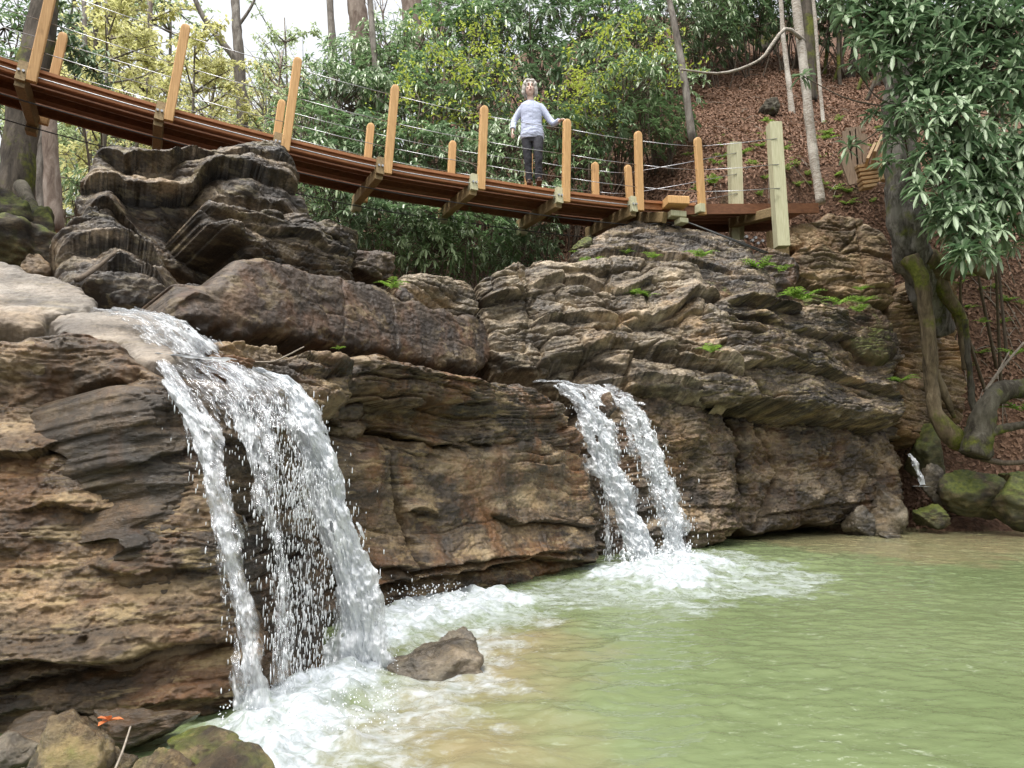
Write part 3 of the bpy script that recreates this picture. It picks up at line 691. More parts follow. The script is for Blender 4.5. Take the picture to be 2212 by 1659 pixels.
t = NT('forest_soil')
p = t.pos()
na = t.noise(p, 1.3, 6, .65); nb_ = t.noise(p, 26, 5, .7); vo = t.n('TexVoronoi', {'Vector': p, 'Scale': 17.0})
cA = t.ramp(nb_, [(.3, (.04, .022, .013)), (.5, (.12, .065, .038)), (.72, (.24, .145, .09))])
cB = t.mix(.6, (cA, 0), (t.ramp((vo, 1), [(.2, (.04, .02, .012)), (.6, (.115, .06, .036)), (.95, (.22, .13, .085))]), 0))
cC = t.mix((t.ramp(na, [(.6, 0.0), (.74, .55)]), 0), cB, (.04, .055, .016))
t.bsdf(Base_Color=cC, Roughness=.85, Normal=t.bump(t.math('ADD', nb_, (vo, 0)), .8, .05), Specular_IOR_Level=.25)
M_soil = t.m
terr = build_grid('terrain', -70, 70, 1.0, 110, 420, 520, lambda x, y: ground_z(x, y) + .10 * fbm2(x * .9, y * .9, 4) * smooth(0, 3, np.abs(y - 6) - 3) , M_soil, 1.9)
tag(terr, kind='structure')

# ---- pool
def poly_on_water(pts): return [tuple(on_water(*p))[:2] for p in pts]


FOAM1 = poly_on_water([(420, 1640), (440, 1560), (520, 1505), (640, 1468), (720, 1410), (790, 1330), (870, 1300), (1000, 1278), (1130, 1285), (1180, 1310), (1010, 1345), (930, 1372), (850, 1400), (835, 1450), (870, 1475), (800, 1520), (730, 1560), (700, 1620), (660, 1680), (560, 1720), (440, 1720)])
FOAM1B = poly_on_water([(560, 1640), (720, 1520), (900, 1440), (860, 1380), (1180, 1270), (1240, 1290), (1080, 1370), (1010, 1480), (960, 1560), (800, 1650), (700, 1700), (560, 1700)])
FOAM2 = poly_on_water([(1290, 1232), (1380, 1205), (1480, 1190), (1560, 1205), (1620, 1225), (1580, 1262), (1500, 1280), (1400, 1282), (1300, 1268), (1260, 1250)])
FOAM2B = poly_on_water([(1240, 1255), (1300, 1215), (1480, 1185), (1600, 1195), (1700, 1225), (1790, 1255), (1720, 1285), (1600, 1290), (1480, 1312), (1330, 1300), (1160, 1300), (1180, 1260)])
SILT = poly_on_water([(700, 1700), (820, 1560), (880, 1480), (960, 1420), (1030, 1375), (1180, 1360), (1220, 1400), (1150, 1470), (1060, 1540), (1150, 1620), (1200, 1760), (700, 1780)])
SILT2 = poly_on_water([(1620, 1165), (1750, 1140), (2000, 1145), (2300, 1135), (2300, 1185), (2050, 1215), (1850, 1195), (1750, 1180)])

nx, ny = 560, 620
xs = np.linspace(-3.2, 13.5, nx); ys = 1.6 + (13.6 - 1.6) * np.linspace(0, 1, ny) ** 1.45
X, Y = np.meshgrid(xs, ys)
sA = poly_sd(X, Y, FOAM1); sA2 = poly_sd(X, Y, FOAM1B); sB = poly_sd(X, Y, FOAM2); sB2 = poly_sd(X, Y, FOAM2B)
wn = fbm2(X * 2.3, Y * 2.3, 4, .55)
core = np.maximum(smooth(-.16, .14, sA + .12 * wn), smooth(-.25, .3, sB + .25 * wn))
lace = np.maximum(.62 * smooth(-.5, .15, sA2 + .2 * wn), .6 * smooth(-.6, .2, sB2 + .35 * wn))
foam = np.clip(np.maximum(core, lace), 0, 1)
dist1 = np.hypot(X + .7, Y - 3.7); dist2 = np.hypot(X - 1.9, Y - 8.3)
silt = np.clip(np.maximum(smooth(-.5, .25, poly_sd(X, Y, SILT) + .18 * wn), .9 * smooth(-.7, .3, poly_sd(X, Y, SILT2) + .4 * wn)), 0, 1)
amp = .006 + .02 * np.exp(-(dist1 / 1.6) ** 2) + .022 * np.exp(-(dist2 / 1.8) ** 2)
Z = amp * fbm2(X * 3.1 + .6 * fbm2(X, Y, 2), Y * 3.6, 4, .55) + .004 * fbm2(X * 9, Y * 12, 3, .6)
Z += core * (.03 + .045 * np.clip(fbm2(X * 5.2, Y * 5.2, 4, .6), -.4, 1.2))
Z += .05 * smooth(.1, .5, sB) + .03 * smooth(.05, .2, sA)
V = np.stack([X, Y, Z], -1).reshape(-1, 3)
i = np.arange(nx * ny).reshape(ny, nx)
fc = np.stack([i[:-1, :-1], i[:-1, 1:], i[1:, 1:], i[1:, :-1]], -1).reshape(-1, 4)
t = NT('pool_water')
p = t.pos()
fa = t.n('Attribute', attribute_name='foam'); sa = t.n('Attribute', attribute_name='silt')
f1 = t.noise(p, 5.5, 8, .68, .8); f2 = t.noise(p, 26, 5, .65, .5)
fn = t.math('ADD', t.math('MULTIPLY', f1, .7), t.math('MULTIPLY', f2, .3))
fm = t.math('ADD', (fa, 'Fac'), t.math('MULTIPLY', t.math('SUBTRACT', fn, .5), 2.2))
fmask = t.ramp(fm, [(.3, 0.0), (.62, .42), (1.1, 1.0)])
gn = t.noise(p, .5, 3); 
green = t.ramp(gn, [(.3, (.112, .145, .066)), (.7, (.145, .178, .088))])
body = t.mix(t.math('MULTIPLY', (sa, 'Fac'), .75), (green, 0), (t.ramp(t.noise(p, 1.6, 5), [(.3, (.175, .155, .085)), (.7, (.235, .175, .1))]), 0))
fcol = t.ramp(t.noise(p, 13, 7, .72, 1.0), [(.36, (.22, .25, .24)), (.5, (.35, .38, .4)), (.64, (.48, .51, .55))])
colr = t.mix((fmask, 0), body, (fcol, 0))
# flecks of foam and bubbles drifting on the pool
fl = t.noise(t.scaled(p, 1.0, 2.4, 1.0), 11, 6, .78, 1.0)
flm = t.math('MULTIPLY', (t.ramp(fl, [(.57, 0.0), (.66, .55)]), 0), (t.ramp(t.noise(p, 1.1, 3), [(.45, .12), (.62, 1.0)]), 0))
colr = t.mix(flm, colr, (.42, .46, .37))
w1 = t.noise(t.scaled(p, 1.0, 1.5, 1.0), 3.4, 4, .55, 1.1); w2 = t.noise(t.scaled(p, 1.0, 1.4, 1.0), 13, 3, .55, .9)
bm = t.bump(t.math('ADD', w1, t.math('MULTIPLY', w2, .4)), .17, .05)
rgh = t.math('ADD', .06, t.math('MULTIPLY', (fmask, 0), .6))
t.bsdf(Base_Color=colr, Roughness=rgh, Normal=bm, IOR=1.33, Specular_IOR_Level=.5)
M_pool = t.m
pool = link_mesh('water', V, fc, M_pool)
for nm, arr in (('foam', foam), ('silt', silt)):
    a = pool.data.attributes.new(nm, 'FLOAT', 'POINT'); a.data.foreach_set('value', arr.ravel().astype(np.float32))
tag(pool, kind='structure')

# ---- light
w = bpy.data.worlds.new('World'); S.world = w; w.use_nodes = True
nt = w.node_tree; nt.nodes.clear()
sky = nt.nodes.new('ShaderNodeTexSky'); sky.sky_type = 'NISHITA'; sky.sun_disc = False
SUN_EL, SUN_AZ = R(72), R(215)
sky.sun_elevation = SUN_EL; sky.sun_rotation = SUN_AZ
sky.dust_density = 6.0; sky.air_density = 2.0; sky.ozone_density = 1.0
hs = nt.nodes.new('ShaderNodeHueSaturation'); hs.inputs['Saturation'].default_value = .18
bg = nt.nodes.new('ShaderNodeBackground'); bg.inputs['Strength'].default_value = .15
wo = nt.nodes.new('ShaderNodeOutputWorld')
nt.links.new(sky.outputs[0], hs.inputs['Color']); nt.links.new(hs.outputs[0], bg.inputs[0]); nt.links.new(bg.outputs[0], wo.inputs[0])
sl = bpy.data.lights.new('sun', 'SUN'); sl.energy = 1.5; sl.angle = R(20); sl.color = (1, .96, .9)
so_ = bpy.data.objects.new('sun', sl); COL.objects.link(so_)
# sun_rotation turns clockwise from +Y seen from above
dirv = Vector((math.sin(SUN_AZ) * math.cos(SUN_EL), math.cos(SUN_AZ) * math.cos(SUN_EL), math.sin(SUN_EL)))
so_.rotation_euler = dirv.to_track_quat('Z', 'Y').to_euler()
S.view_settings.view_transform = 'Standard'; S.view_settings.look = 'None'
S.view_settings.exposure = 1.0; S.view_settings.gamma = 1.0
S.cycles.use_denoising = True
S.cycles.max_bounces = 8; S.cycles.transparent_max_bounces = 24


def on_ground(px, py, y0=11.5):
    """where the view through (px,py) meets the land"""
    d = ray(px, py); prev = y0
    for y in np.arange(y0, 60, .04):
        q = CAM + d * (y / d.y)
        if q.z < float(ground_z(q.x, q.y)): return q
    return CAM + d * (40 / d.y)

# ------------------------------------------------------------------ suspension bridge
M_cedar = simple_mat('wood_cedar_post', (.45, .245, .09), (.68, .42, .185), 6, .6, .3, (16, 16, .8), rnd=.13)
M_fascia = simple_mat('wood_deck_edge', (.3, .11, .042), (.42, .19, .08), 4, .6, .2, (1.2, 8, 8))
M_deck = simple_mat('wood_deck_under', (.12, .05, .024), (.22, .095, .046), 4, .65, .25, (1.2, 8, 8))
M_treated = simple_mat('wood_treated_pale', (.4, .38, .23), (.58, .56, .38), 6, .65, .3, (12, 12, .6), rnd=.15)
M_beam = simple_mat('wood_beam', (.17, .115, .055), (.32, .23, .11), 5, .65, .3, (8, 8, 8), rnd=.2)
M_old = simple_mat('wood_weathered', (.16, .11, .075), (.32, .24, .17), 5, .8, .4, (14, 14, 1))
M_black = simple_mat('steel_dark', (.03, .03, .03), (.06, .06, .06), 30, .5, .05)
M_steel = simple_mat('steel_cable', (.32, .33, .34), (.5, .5, .52), 30, .35, .05)
for m_ in (M_steel,):
    b_ = [n for n in m_.node_tree.nodes if n.type == 'BSDF_PRINCIPLED'][0]; b_.inputs['Metallic'].default_value = .85

# front edge of the deck top, from the near end to the landing
BP = [(-420, 0, 7.35), (-150, 78, 7.95), (0, 126, 8.4), (75, 150, 8.6), (360, 233, 9.2), (620, 301, 9.8), (840, 352, 10.3), (1038, 386, 10.75), (1215, 413, 11.15), (1375, 432, 11.5), (1455, 438, 11.7), (1515, 442, 11.85)]
BF = [at(*q) for q in BP]
BCUR = catmull(BF, 160)
W_DECK = 1.12


def bframe(px):
    """front edge point, tangent, back direction and up at picture column px"""
    best = min(range(len(BCUR) - 1), key=lambda i: abs(1106 + (BCUR[i].x * F) / (BCUR[i].y * CP + (BCUR[i].z - CAM.z) * SP) - px))
    a = BCUR[max(best - 1, 0)]; b = BCUR[min(best + 1, len(BCUR) - 1)]
    tt = (b - a).normalized(); bk = Vector((-.447, .894, 0)); up = Vector((-tt.y, tt.x, 0)).normalized().cross(tt) * -1
    if up.z < 0: up = -up
    return BCUR[best], tt, bk, up


bridge = empty('suspension_bridge', BCUR[80] + Vector((0, .5, 0)), 'new timber suspension bridge with cedar posts and steel cable rails crossing above the rocks', 'bridge')
mb = MB(); mf_ = MB()
NB = 6
for i in range(0, len(BCUR) - 4, 3):
    a = BCUR[i]; b = BCUR[min(i + 3, len(BCUR) - 1)]
    tt = (b - a).normalized(); bk = Vector((-.447, .894, 0)); up = Vector((-tt.y, tt.x, 0)).normalized().cross(tt)
    up = up if up.z > 0 else -up
    for k in range(NB):                 # deck boards run along the bridge
        w = W_DECK / NB
        o = bk * (w * (k + .5)) - up * .02
        mb.bar(a + o, b + o, w * .76, .038, up)
    for k in (.0, .5, 1.0):
        o = bk * (.03 + (W_DECK - .06) * k) - up * .085
        (mf_ if k == 0 else mb).bar(a + o, b + o, .045, .09, up)
    mf_.bar(a - up * .018 - bk * .012, b - up * .018 - bk * .012, .05, .04, up)
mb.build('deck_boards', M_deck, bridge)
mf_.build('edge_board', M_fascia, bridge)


def post_mb(base, up, h, w, d, ax, ay, dome=True):
    """flat sided post with a rounded head; ax along the bridge, ay across"""
    m = MB(); n = 7
    rings = [(0, 1)]
    hs = h - w * .62 if dome else h
    rings.append((hs, 1))
    if dome:
        for k in range(1, n + 1):
            a = math.pi / 2 * k / n
            rings.append((hs + w * .62 * math.sin(a), max(math.cos(a), .08)))
    bev = min(w, d) * .12
    V = []
    for z, s in rings:
        hw = w / 2 * s; hd = d / 2 * (s ** .35 if dome else 1)
        c = min(bev, hw * .6)
        for x, y in ((hw - c, -hd), (hw, -hd + c), (hw, hd - c), (hw - c, hd), (-hw + c, hd), (-hw, hd - c), (-hw, -hd + c), (-hw + c, -hd)):
            V.append(Vector(base) + ax * x + ay * y + up * z)
    f = [(r * 8 + k, r * 8 + (k + 1) % 8, (r + 1) * 8 + (k + 1) % 8, (r + 1) * 8 + k) for r in range(len(rings) - 1) for k in range(8)]
    f += [tuple(range(7, -1, -1)), tuple(range((len(rings) - 1) * 8, len(rings) * 8))]
    m.add(V, f); return m


front = []; back = []
PX = [-370, -150, 78, 362, 622, 840, 1040, 1217, 1378, 1516]
HP = [1.15, 1.15, 1.22, 1.17, 1.18, 1.16, 1.12, 1.15, 1.12, 1.12]
for px, hh in zip(PX, HP):
    P0, tt, bk, up = bframe(px)
    ln = Vector((tt.x, tt.y, 0)).normalized()
    vert = (up * 1.0 + Vector((0, 0, .0))).normalized()
    last = px > 1450
    base = P0 - bk * .075 - vert * .2
    pf = post_mb(base, vert, hh + .2, .115, .075, tt, bk); pf.build('post', M_cedar, bridge)
    front.append((P0 - bk * .075, vert, hh))
    Bk = P0 + bk * (W_DECK + .075)
    if px < 1400 and px != 362:
        pb = post_mb(Bk - vert * .2, vert, hh + .16, .115, .075, tt, bk); pb.build('post', M_cedar, bridge)
        back.append((Bk, vert, hh - .04))
    # cross beam under the deck and its hanger block
    m = MB()
    c0 = P0 - up * .2
    off = -tt * .11
    if not last:
        m.bar(c0 - bk * .06 + off, c0 + bk * (W_DECK + .16) + off, .11, .19, up, .008)
        bo = m.build('cross_beam', M_beam, bridge)
        m = MB(); m.bar(P0 - bk * .1 + off - up * .1, P0 + bk * .06 + off - up * .12, .11, .26, up, .008); m.build('beam_block', M_treated if px > 900 else M_beam, bridge)
        m = MB(); m.tube([P0 - bk * .13 + off - up * .11 - tt * .03, P0 - bk * .08 + off - up * .11 - tt * .03], .016, 8); m.tube([P0 - bk * .13 + off - up * .11 + tt * .02, P0 - bk * .08 + off - up * .11 + tt * .02], .016, 8)
        m.build('bolt', M_steel, bridge)
        m = MB(); m.bar(P0 + bk * (W_DECK - .02) + off - up * .33, P0 + bk * (W_DECK + .13) + off - up * .33, .13, .11, up, .008); m.build('hanger_block', M_treated if px > 700 else M_beam, bridge)
    else:
        m.bar(P0 - bk * .15 - up * .1 + off * .4, P0 + bk * .1 - up * .1 + off * .4, .1, .14, up, .008); m.build('beam_block', M_treated, bridge)
# back post by the landing
P0, tt, bk, up = bframe(1452)
Bk = P0 + bk * (W_DECK + .0)
post_mb(Bk - up * .2, up, 1.25, .115, .075, tt, bk).build('post', M_cedar, bridge); back.append((Bk, up, 1.05))
# landing: box beam, treated cross beams, short blocks
m = MB(); m.bar(at(1436, 437, 11.5), at(1482, 439, 11.55), .3, .13, (0, 0, 1), .01); m.build('landing_beam', M_cedar, bridge)
m = MB(); m.bar(at(1436, 470, 11.55) , at(1322, 472, 12.6), .1, .17, (0, 0, 1), .01); m.build('cross_beam', M_beam, bridge)
m = MB(); m.bar(at(1445, 463, 11.55), at(1478, 466, 11.6), .18, .1, (0, 0, 1), .01); m.build('landing_block', M_treated, bridge)
m = MB(); m.bar(at(1463, 478, 11.55), at(1480, 480, 11.6), .18, .08, (0, 0, 1), .008); m.build('landing_block', M_treated, bridge)
# far ramp: wide dark boards from the landing to the bank
m = MB()
A0, A1 = at(1478, 440, 11.75), at(1768, 438, 12.5)
dirr = (A1 - A0).normalized(); bkr = Vector((-dirr.y, dirr.x, 0)).normalized()
for k in range(6):
    o = bkr * (.1 + .19 * k) - Vector((0, 0, .025)); m.bar(A0 + o, A1 + o, .175, .045)
m.bar(A0 + bkr * .02 - Vector((0, 0, .1)), A1 + bkr * .02 - Vector((0, 0, .1)), .05, .16)
m.bar(A0 + bkr * 1.05 - Vector((0, 0, .1)), A1 + bkr * 1.05 - Vector((0, 0, .1)), .05, .16)
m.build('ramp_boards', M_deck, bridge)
m = MB(); m.bar(at(1580, 483, 12.7), at(1690, 455, 11.75), .14, .16, (0, 0, 1), .01); m.build('ramp_beam', M_beam, bridge)
m = MB(); m.bar(at(1588, 520, 12.7), at(1588, 480, 12.7), .14, .1, (0, 1, 0), .008); m.build('ramp_prop', M_treated, bridge)
m = MB(); m.bar(at(1660, 525, 12.2), at(1700, 528, 12.3), .1, .4, (0, 0, 1), .01); m.build('ramp_sill', M_beam, bridge)
# tall pale end posts with pointed heads


def end_post(b, tpt, w, lab):
    b, tpt = Vector(b), Vector(tpt); up = (tpt - b).normalized(); m = MB()
    x = Vector((1, 0, 0)) - up * up.x; x.normalize(); y = up.cross(x)
    L = (tpt - b).length
    V = []
    for z, s in ((0, 1), (L - .05, 1)):
        for i, j in ((1, -1), (1, 1), (-1, 1), (-1, -1)): V.append(b + up * z + x * (i * w / 2 * s) + y * (j * w / 2 * s))
    V.append(b + up * L)
    m.add(V, [(0, 1, 5, 4), (1, 2, 6, 5), (2, 3, 7, 6), (3, 0, 4, 7), (4, 5, 8), (5, 6, 8), (6, 7, 8), (7, 4, 8), (3, 2, 1, 0)])
    o = m.build('end_post', M_treated, bridge); o['label'] = lab
    return b, up, L
e1 = end_post(at(1689, 534, 11.75), at(1671, 262, 11.75), .2, 'tall pale treated end post')
e2 = end_post(at(1592, 520, 13.0), at(1586, 306, 13.0), .21, 'shorter pale treated end post behind the ramp')
# handrail cables, three a side
for lv in (.86, .5, .17):
    pts = [b + u * (h * lv) for b, u, h in front] + [e1[0] + e1[1] * (.75 + lv * 1.22) - Vector((.0, .11, 0))]
    m = MB()
    for a, b in zip(pts[:-1], pts[1:]):
        m.tube([a, (a + b) / 2 - Vector((0, 0, .012)), b], .0052, 5)
    m.build('rail_cable', M_steel, bridge, True)
    pts = [b + u * (h * lv) for b, u, h in back] + [e2[0] + e2[1] * (.66 + lv * 1.1) - Vector((0, .11, 0))]
    m = MB()
    for a, b in zip(pts[:-1], pts[1:]):
        m.tube([a, (a + b) / 2 - Vector((0, 0, .012)), b], .0052, 5)
    m.build('rail_cable', M_steel, bridge, True)
for k, (o, drop) in enumerate(((-.05, .115), (.18, .36), (1.0, .36))):
    m = MB(); pts = []
    for px in [-370, -150] + list(range(0, 1420, 60)):
        P0, tt, bk, up = bframe(px); pts.append(P0 + bk * o - up * drop)
    m.tube(pts, .009, 6)
    if k: m.tube([pts[-1], at(1480, 478, 11.65), at(1640 + 10 * k, 546, 11.3)], .011, 6)
    m.build('main_cable', M_steel if k == 0 else M_black, bridge, True)
for px, py in ((1612, 512), (1625, 520), (1637, 526), (1647, 521), (1632, 514)):
    m = MB(); c = at(px, py, 11.5); m.tube([c + Vector((0, -.03, 0)), c + Vector((0, .05, .01))], .022, 8)
    m.build('cable_clamp', M_steel, bridge)

# ------------------------------------------------------------------ timber stairs and old boards on the bank
M_step = simple_mat('wood_step', (.2, .125, .06), (.36, .24, .12), 5, .6, .2, (3, 14, 14))
st = empty('stairs', at(1872, 400, 13.6), 'small wooden stairs with steep side boards climbing the bank beyond the bridge', 'stairs')
for k, (x0, x1, y) in enumerate([(1848, 1887, 363), (1850, 1892, 371), (1853, 1894, 380), (1856, 1894, 389), (1858, 1894, 398), (1860, 1888, 407)]):
    m = MB(); Yd = 14.25 - .17 * k
    a, b = at(x0, y, Yd), at(x1, y - 5, Yd)
    m.bar(a, b, .2, .05, (0, 0, 1)); m.build('step', M_step, st)
m = MB(); m.bar(at(1886, 345, 13.75), at(1912, 285, 14.6), .05, .34, (0, -.6, .8)); m.build('stringer', M_step, st)
m = MB(); m.bar(at(1872, 352, 14.1), at(1888, 318, 14.6), .05, .2, (0, -.6, .8)); m.build('stringer', M_step, st)
m = MB(); m.bar(at(1907, 390, 13.4), at(1922, 218, 13.4), .1, .12, (0, 1, 0), .01); m.build('newel', M_step, st)
m = MB(); m.bar(at(1917, 350, 13.5), at(1932, 226, 13.5), .08, .09, (0, 1, 0), .01); m.build('newel', M_beam, st)
ob = empty('board_fence', at(1850, 370, 14.6), 'weathered brown upright boards beside the small wooden stairs', 'fence')
for k, (xa, ya, xb, yb, w) in enumerate([(1832, 368, 1828, 284, .16), (1846, 362, 1840, 279, .14), (1856, 356, 1852, 276, .13), (1867, 352, 1866, 290, .12), (1844, 398, 1824, 338, .2)]):
    m = MB(); Yd = 14.5 if k < 4 else 13.9
    m.bar(at(xa, ya, Yd), at(xb, yb, Yd), w, .05, (0, 1, 0)); m.build('board', M_old, ob)
m = MB(); m.bar(at(1826, 282, 14.56), at(1868, 278, 14.6), .05, .1); m.build('rail', M_old, ob)
# ------------------------------------------------------------------ falling water
t = NT('falling_water')
uvn = t.n('UVMap', uv_map='flow')
fv = t.scaled((uvn, 0), 1.0, .2, 1.0)
na = t.noise(fv, 9.0, 8, .7, .9); nb_ = t.noise(t.scaled((uvn, 0), 1.0, .3, 1), 46, 5, .7, .5)
at_ = t.n('Attribute', attribute_name='thick')
mx = t.math('ADD', t.math('MULTIPLY', na, .65), t.math('MULTIPLY', nb_, .35))
op = t.math('ADD', (at_, 'Fac'), t.math('MULTIPLY', t.math('SUBTRACT', mx, .5), 2.4))
opm = t.ramp(op, [(.34, .03), (.6, .5), (.98, .96)])
wc = t.ramp(mx, [(.32, (.5, .53, .56)), (.48, (.76, .79, .82)), (.6, (.92, .94, .95))])
b = t.n('BsdfPrincipled', {'Base Color': (wc, 0), 'Roughness': .22, 'IOR': 1.33, 'Specular IOR Level': .7, 'Normal': t.bump(mx, .9, .03)})
tr = t.n('BsdfTransparent')
tl = t.n('BsdfTranslucent', {'Color': (.8, .83, .86)})
ms0 = t.n('MixShader', {0: .25, 1: b, 2: tl})
gl = t.n('BsdfGlossy', {'Color': (.9, .92, .95), 'Roughness': .12, 'Normal': t.bump(mx, 1.0, .03)})
film = t.n('MixShader', {0: .16, 1: tr, 2: gl})
ms = t.n('MixShader', {0: (opm, 0), 1: film, 2: ms0})
t.t.links.new(ms.outputs[0], t.out.inputs[0])
M_fallw = t.m
t = NT('water_drops')
t.bsdf(Base_Color=(.85, .88, .9), Roughness=.15, IOR=1.33, Specular_IOR_Level=.8, Transmission_Weight=.25)
M_drop = t.m


def stream(name, pts, parent, n_len=220, n_w=46, thick=.5, seed=0, hole=.0, bulge=.05, wave=.03, fray=.35, n_layers=1):
    """pts: (px, py, Y, half width in px); a bulging sheet with a ragged edge and holes where the water breaks up"""
    C = catmull([at(a, b, c) for a, b, c, _ in pts], n_len)
    d0 = np.r_[0, np.cumsum([(C[i + 1] - C[i]).length for i in range(n_len - 1)])]
    kk = [at(a, b, c) for a, b, c, _ in pts]
    # half widths by nearest control point parameter
    ks = [int(np.argmin([(c - k).length for c in C])) for k in kk]
    hw = np.interp(np.arange(n_len), ks, [w * c / F for _, _, c, w in pts])
    Cn = np.array([tuple(c) for c in C])
    for L in range(n_layers):
        so = seed * 13.7 + L * 5.3
        tt = np.linspace(-1, 1, n_w)
        T, Sx = np.meshgrid(tt, d0)
        HW = hw[:, None] * (1 + fray * fbm2(Sx * 3.1 + so, np.sign(T) * 3.3 + so, 4, .6)) * (1 - .12 * L)
        dirx = np.array((1.0, .12, 0.0)); dirx /= np.linalg.norm(dirx)
        nrm = np.array((.1, -1.0, .25)); nrm /= np.linalg.norm(nrm)
        lat = T * HW + wave * fbm2(Sx * 2.0 + so, T * .5, 3)
        out = bulge * (1 - T ** 2) + wave * 1.1 * fbm2(lat * 13 + so, Sx * 4.2 - so, 4, .62) + .02 * L
        X = Cn[:, None, :] + lat[..., None] * dirx + out[..., None] * nrm
        th = thick * (1 - .35 * np.abs(T) ** 2) + .25 * fbm2(lat * 7 + so, Sx * 1.3, 3)
        hn = fbm2(lat * 16 + so, Sx * 3.0 + so, 4, .65) - 1.1 * np.clip(np.abs(T) - .72, 0, 1) * 2.2 + .3
        keep = hn > (hole - .35)
        i = np.arange(n_len * n_w).reshape(n_len, n_w)
        q = keep[:-1, :-1] & keep[1:, 1:] & keep[1:, :-1] & keep[:-1, 1:]
        fc = np.stack([i[:-1, :-1][q], i[:-1, 1:][q], i[1:, 1:][q], i[1:, :-1][q]], 1)
        o = part(name, X.reshape(-1, 3), fc, M_fallw, parent)
        a = o.data.attributes.new('thick', 'FLOAT', 'POINT'); a.data.foreach_set('value', th.ravel().astype(np.float32))
        uvl = o.data.uv_layers.new(name='flow')
        li = np.empty(len(o.data.loops), np.int32); o.data.loops.foreach_get('vertex_index', li)
        UVc = np.stack([lat.ravel() + L * 3 + seed, Sx.ravel()], 1)[li]
        uvl.data.foreach_set('uv', UVc.ravel().astype(np.float32))
    return Cn, hw, dirx


_ic = bmesh.new(); bmesh.ops.create_icosphere(_ic, subdivisions=1, radius=1.0)
ICV = np.array([v.co[:] for v in _ic.verts]); ICF = np.array([[v.index for v in f.verts] for f in _ic.faces]); _ic.free()
_ic = bmesh.new(); bmesh.ops.create_icosphere(_ic, subdivisions=2, radius=1.0)


def drops_mesh(name, P, Rr, stretch, parent, axis=None):
    P = np.asarray(P); Rr = np.asarray(Rr); n = len(P)
    ax = np.tile(np.array([0, 0, 1.0]), (n, 1)) if axis is None else np.asarray(axis, float)
    ax /= np.linalg.norm(ax, axis=1)[:, None]
    wob = 1 + .35 * rng.normal(size=(n, len(ICV), 1)).clip(-1.5, 1.5) * .6
    V = ICV[None] * Rr[:, None, None] * wob
    V = V + ax[:, None, :] * (V @ ax[:, :, None]) * (np.asarray(stretch)[:, None, None] - 1)
    V = (V + P[:, None, :]).reshape(-1, 3)
    fc = (ICF[None] + (np.arange(n) * len(ICV))[:, None, None]).reshape(-1, 3)
    o = part(name, V, fc, M_drop, parent)
    o['kind'] = 'stuff'
    return o


def drops_along(lst, n, r=(.003, .009), st=(1.5, 4.0), sp=1.3, tr=(0, 1), out=.08, drift=0.0):
    Ps, Rs, Ss = [], [], []
    for (Cn, hw, dx), k in zip(lst, n):
        u = rng.uniform(tr[0], tr[1], k) * (len(Cn) - 1)
        i = u.astype(int); c = Cn[i]
        lat = rng.normal(0, .55, k).clip(-2, 2) * hw[i] * sp
        Ps.append(c + lat[:, None] * dx + np.array((0, -1, 0)) * rng.uniform(0, out, k)[:, None] + rng.normal(0, .012, (k, 3)))
        Rs.append(rng.uniform(r[0], r[1], k) * rng.uniform(.6, 1.0, k)); Ss.append(rng.uniform(st[0], st[1], k))
    return np.concatenate(Ps), np.concatenate(Rs), np.concatenate(Ss)


q = on_water(640, 1480)
wf = empty('waterfall', (q.x, q.y, 0), 'larger white waterfall splitting into three streams over the broad nearer rock', 'waterfall')
# water sliding over the sill and the small upper drop
stream('upper_cascade', [(215, 676, 4.25, 20), (290, 682, 4.15, 40), (345, 700, 4.05, 58), (385, 740, 3.95, 62), (410, 775, 3.85, 70)], wf, 150, 60, .52, 1, -.12, .04, .05, .3)
stream('upper_cascade', [(300, 676, 4.3, 30), (350, 690, 4.2, 52), (392, 722, 4.1, 50), (425, 770, 3.95, 50)], wf, 120, 50, .55, 2, .05, .05, .06, .4)
stream('foam_pool', [(345, 768, 3.72, 14), (400, 772, 3.72, 18), (450, 776, 3.78, 18), (500, 782, 3.9, 12)], wf, 100, 30, .95, 3, -.5, .03, .03, .2)
stream('lip_sheet', [(420, 778, 3.76, 74), (460, 798, 3.68, 100), (505, 832, 3.62, 118), (540, 880, 3.58, 118), (560, 930, 3.55, 110)], wf, 140, 110, .3, 4, -.02, .03, .03, .15)
A_ = stream('stream', [(362, 786, 3.62, 16), (385, 830, 3.5, 22), (418, 885, 3.42, 32), (448, 950, 3.36, 40), (468, 1040, 3.3, 34), (482, 1130, 3.27, 26), (500, 1220, 3.25, 26), (520, 1320, 3.23, 27), (540, 1430, 3.22, 28), (548, 1530, 3.22, 32)], wf, 340, 46, .55, 5, .06, .05, .035, .45, 2)
B_ = stream('stream', [(500, 800, 3.74, 30), (530, 850, 3.64, 44), (555, 920, 3.56, 46), (572, 1000, 3.5, 40), (585, 1090, 3.46, 26), (600, 1200, 3.44, 18), (612, 1320, 3.42, 20), (622, 1490, 3.42, 24)], wf, 320, 50, .42, 6, .34, .05, .04, .5, 2)
B2 = stream('stream', [(570, 830, 3.8, 34), (600, 890, 3.72, 36), (622, 950, 3.66, 32), (638, 1010, 3.63, 26), (648, 1070, 3.62, 16), (654, 1120, 3.62, 8)], wf, 180, 48, .38, 7, .5, .05, .045, .6, 1)
B3 = (np.array([tuple(at(*q_)) for q_ in [(660, 1010 + 5 * i_, 3.75) for i_ in range(100)]]), np.full(100, 62 * 3.7 / F), np.array((1.0, .5, 0)))
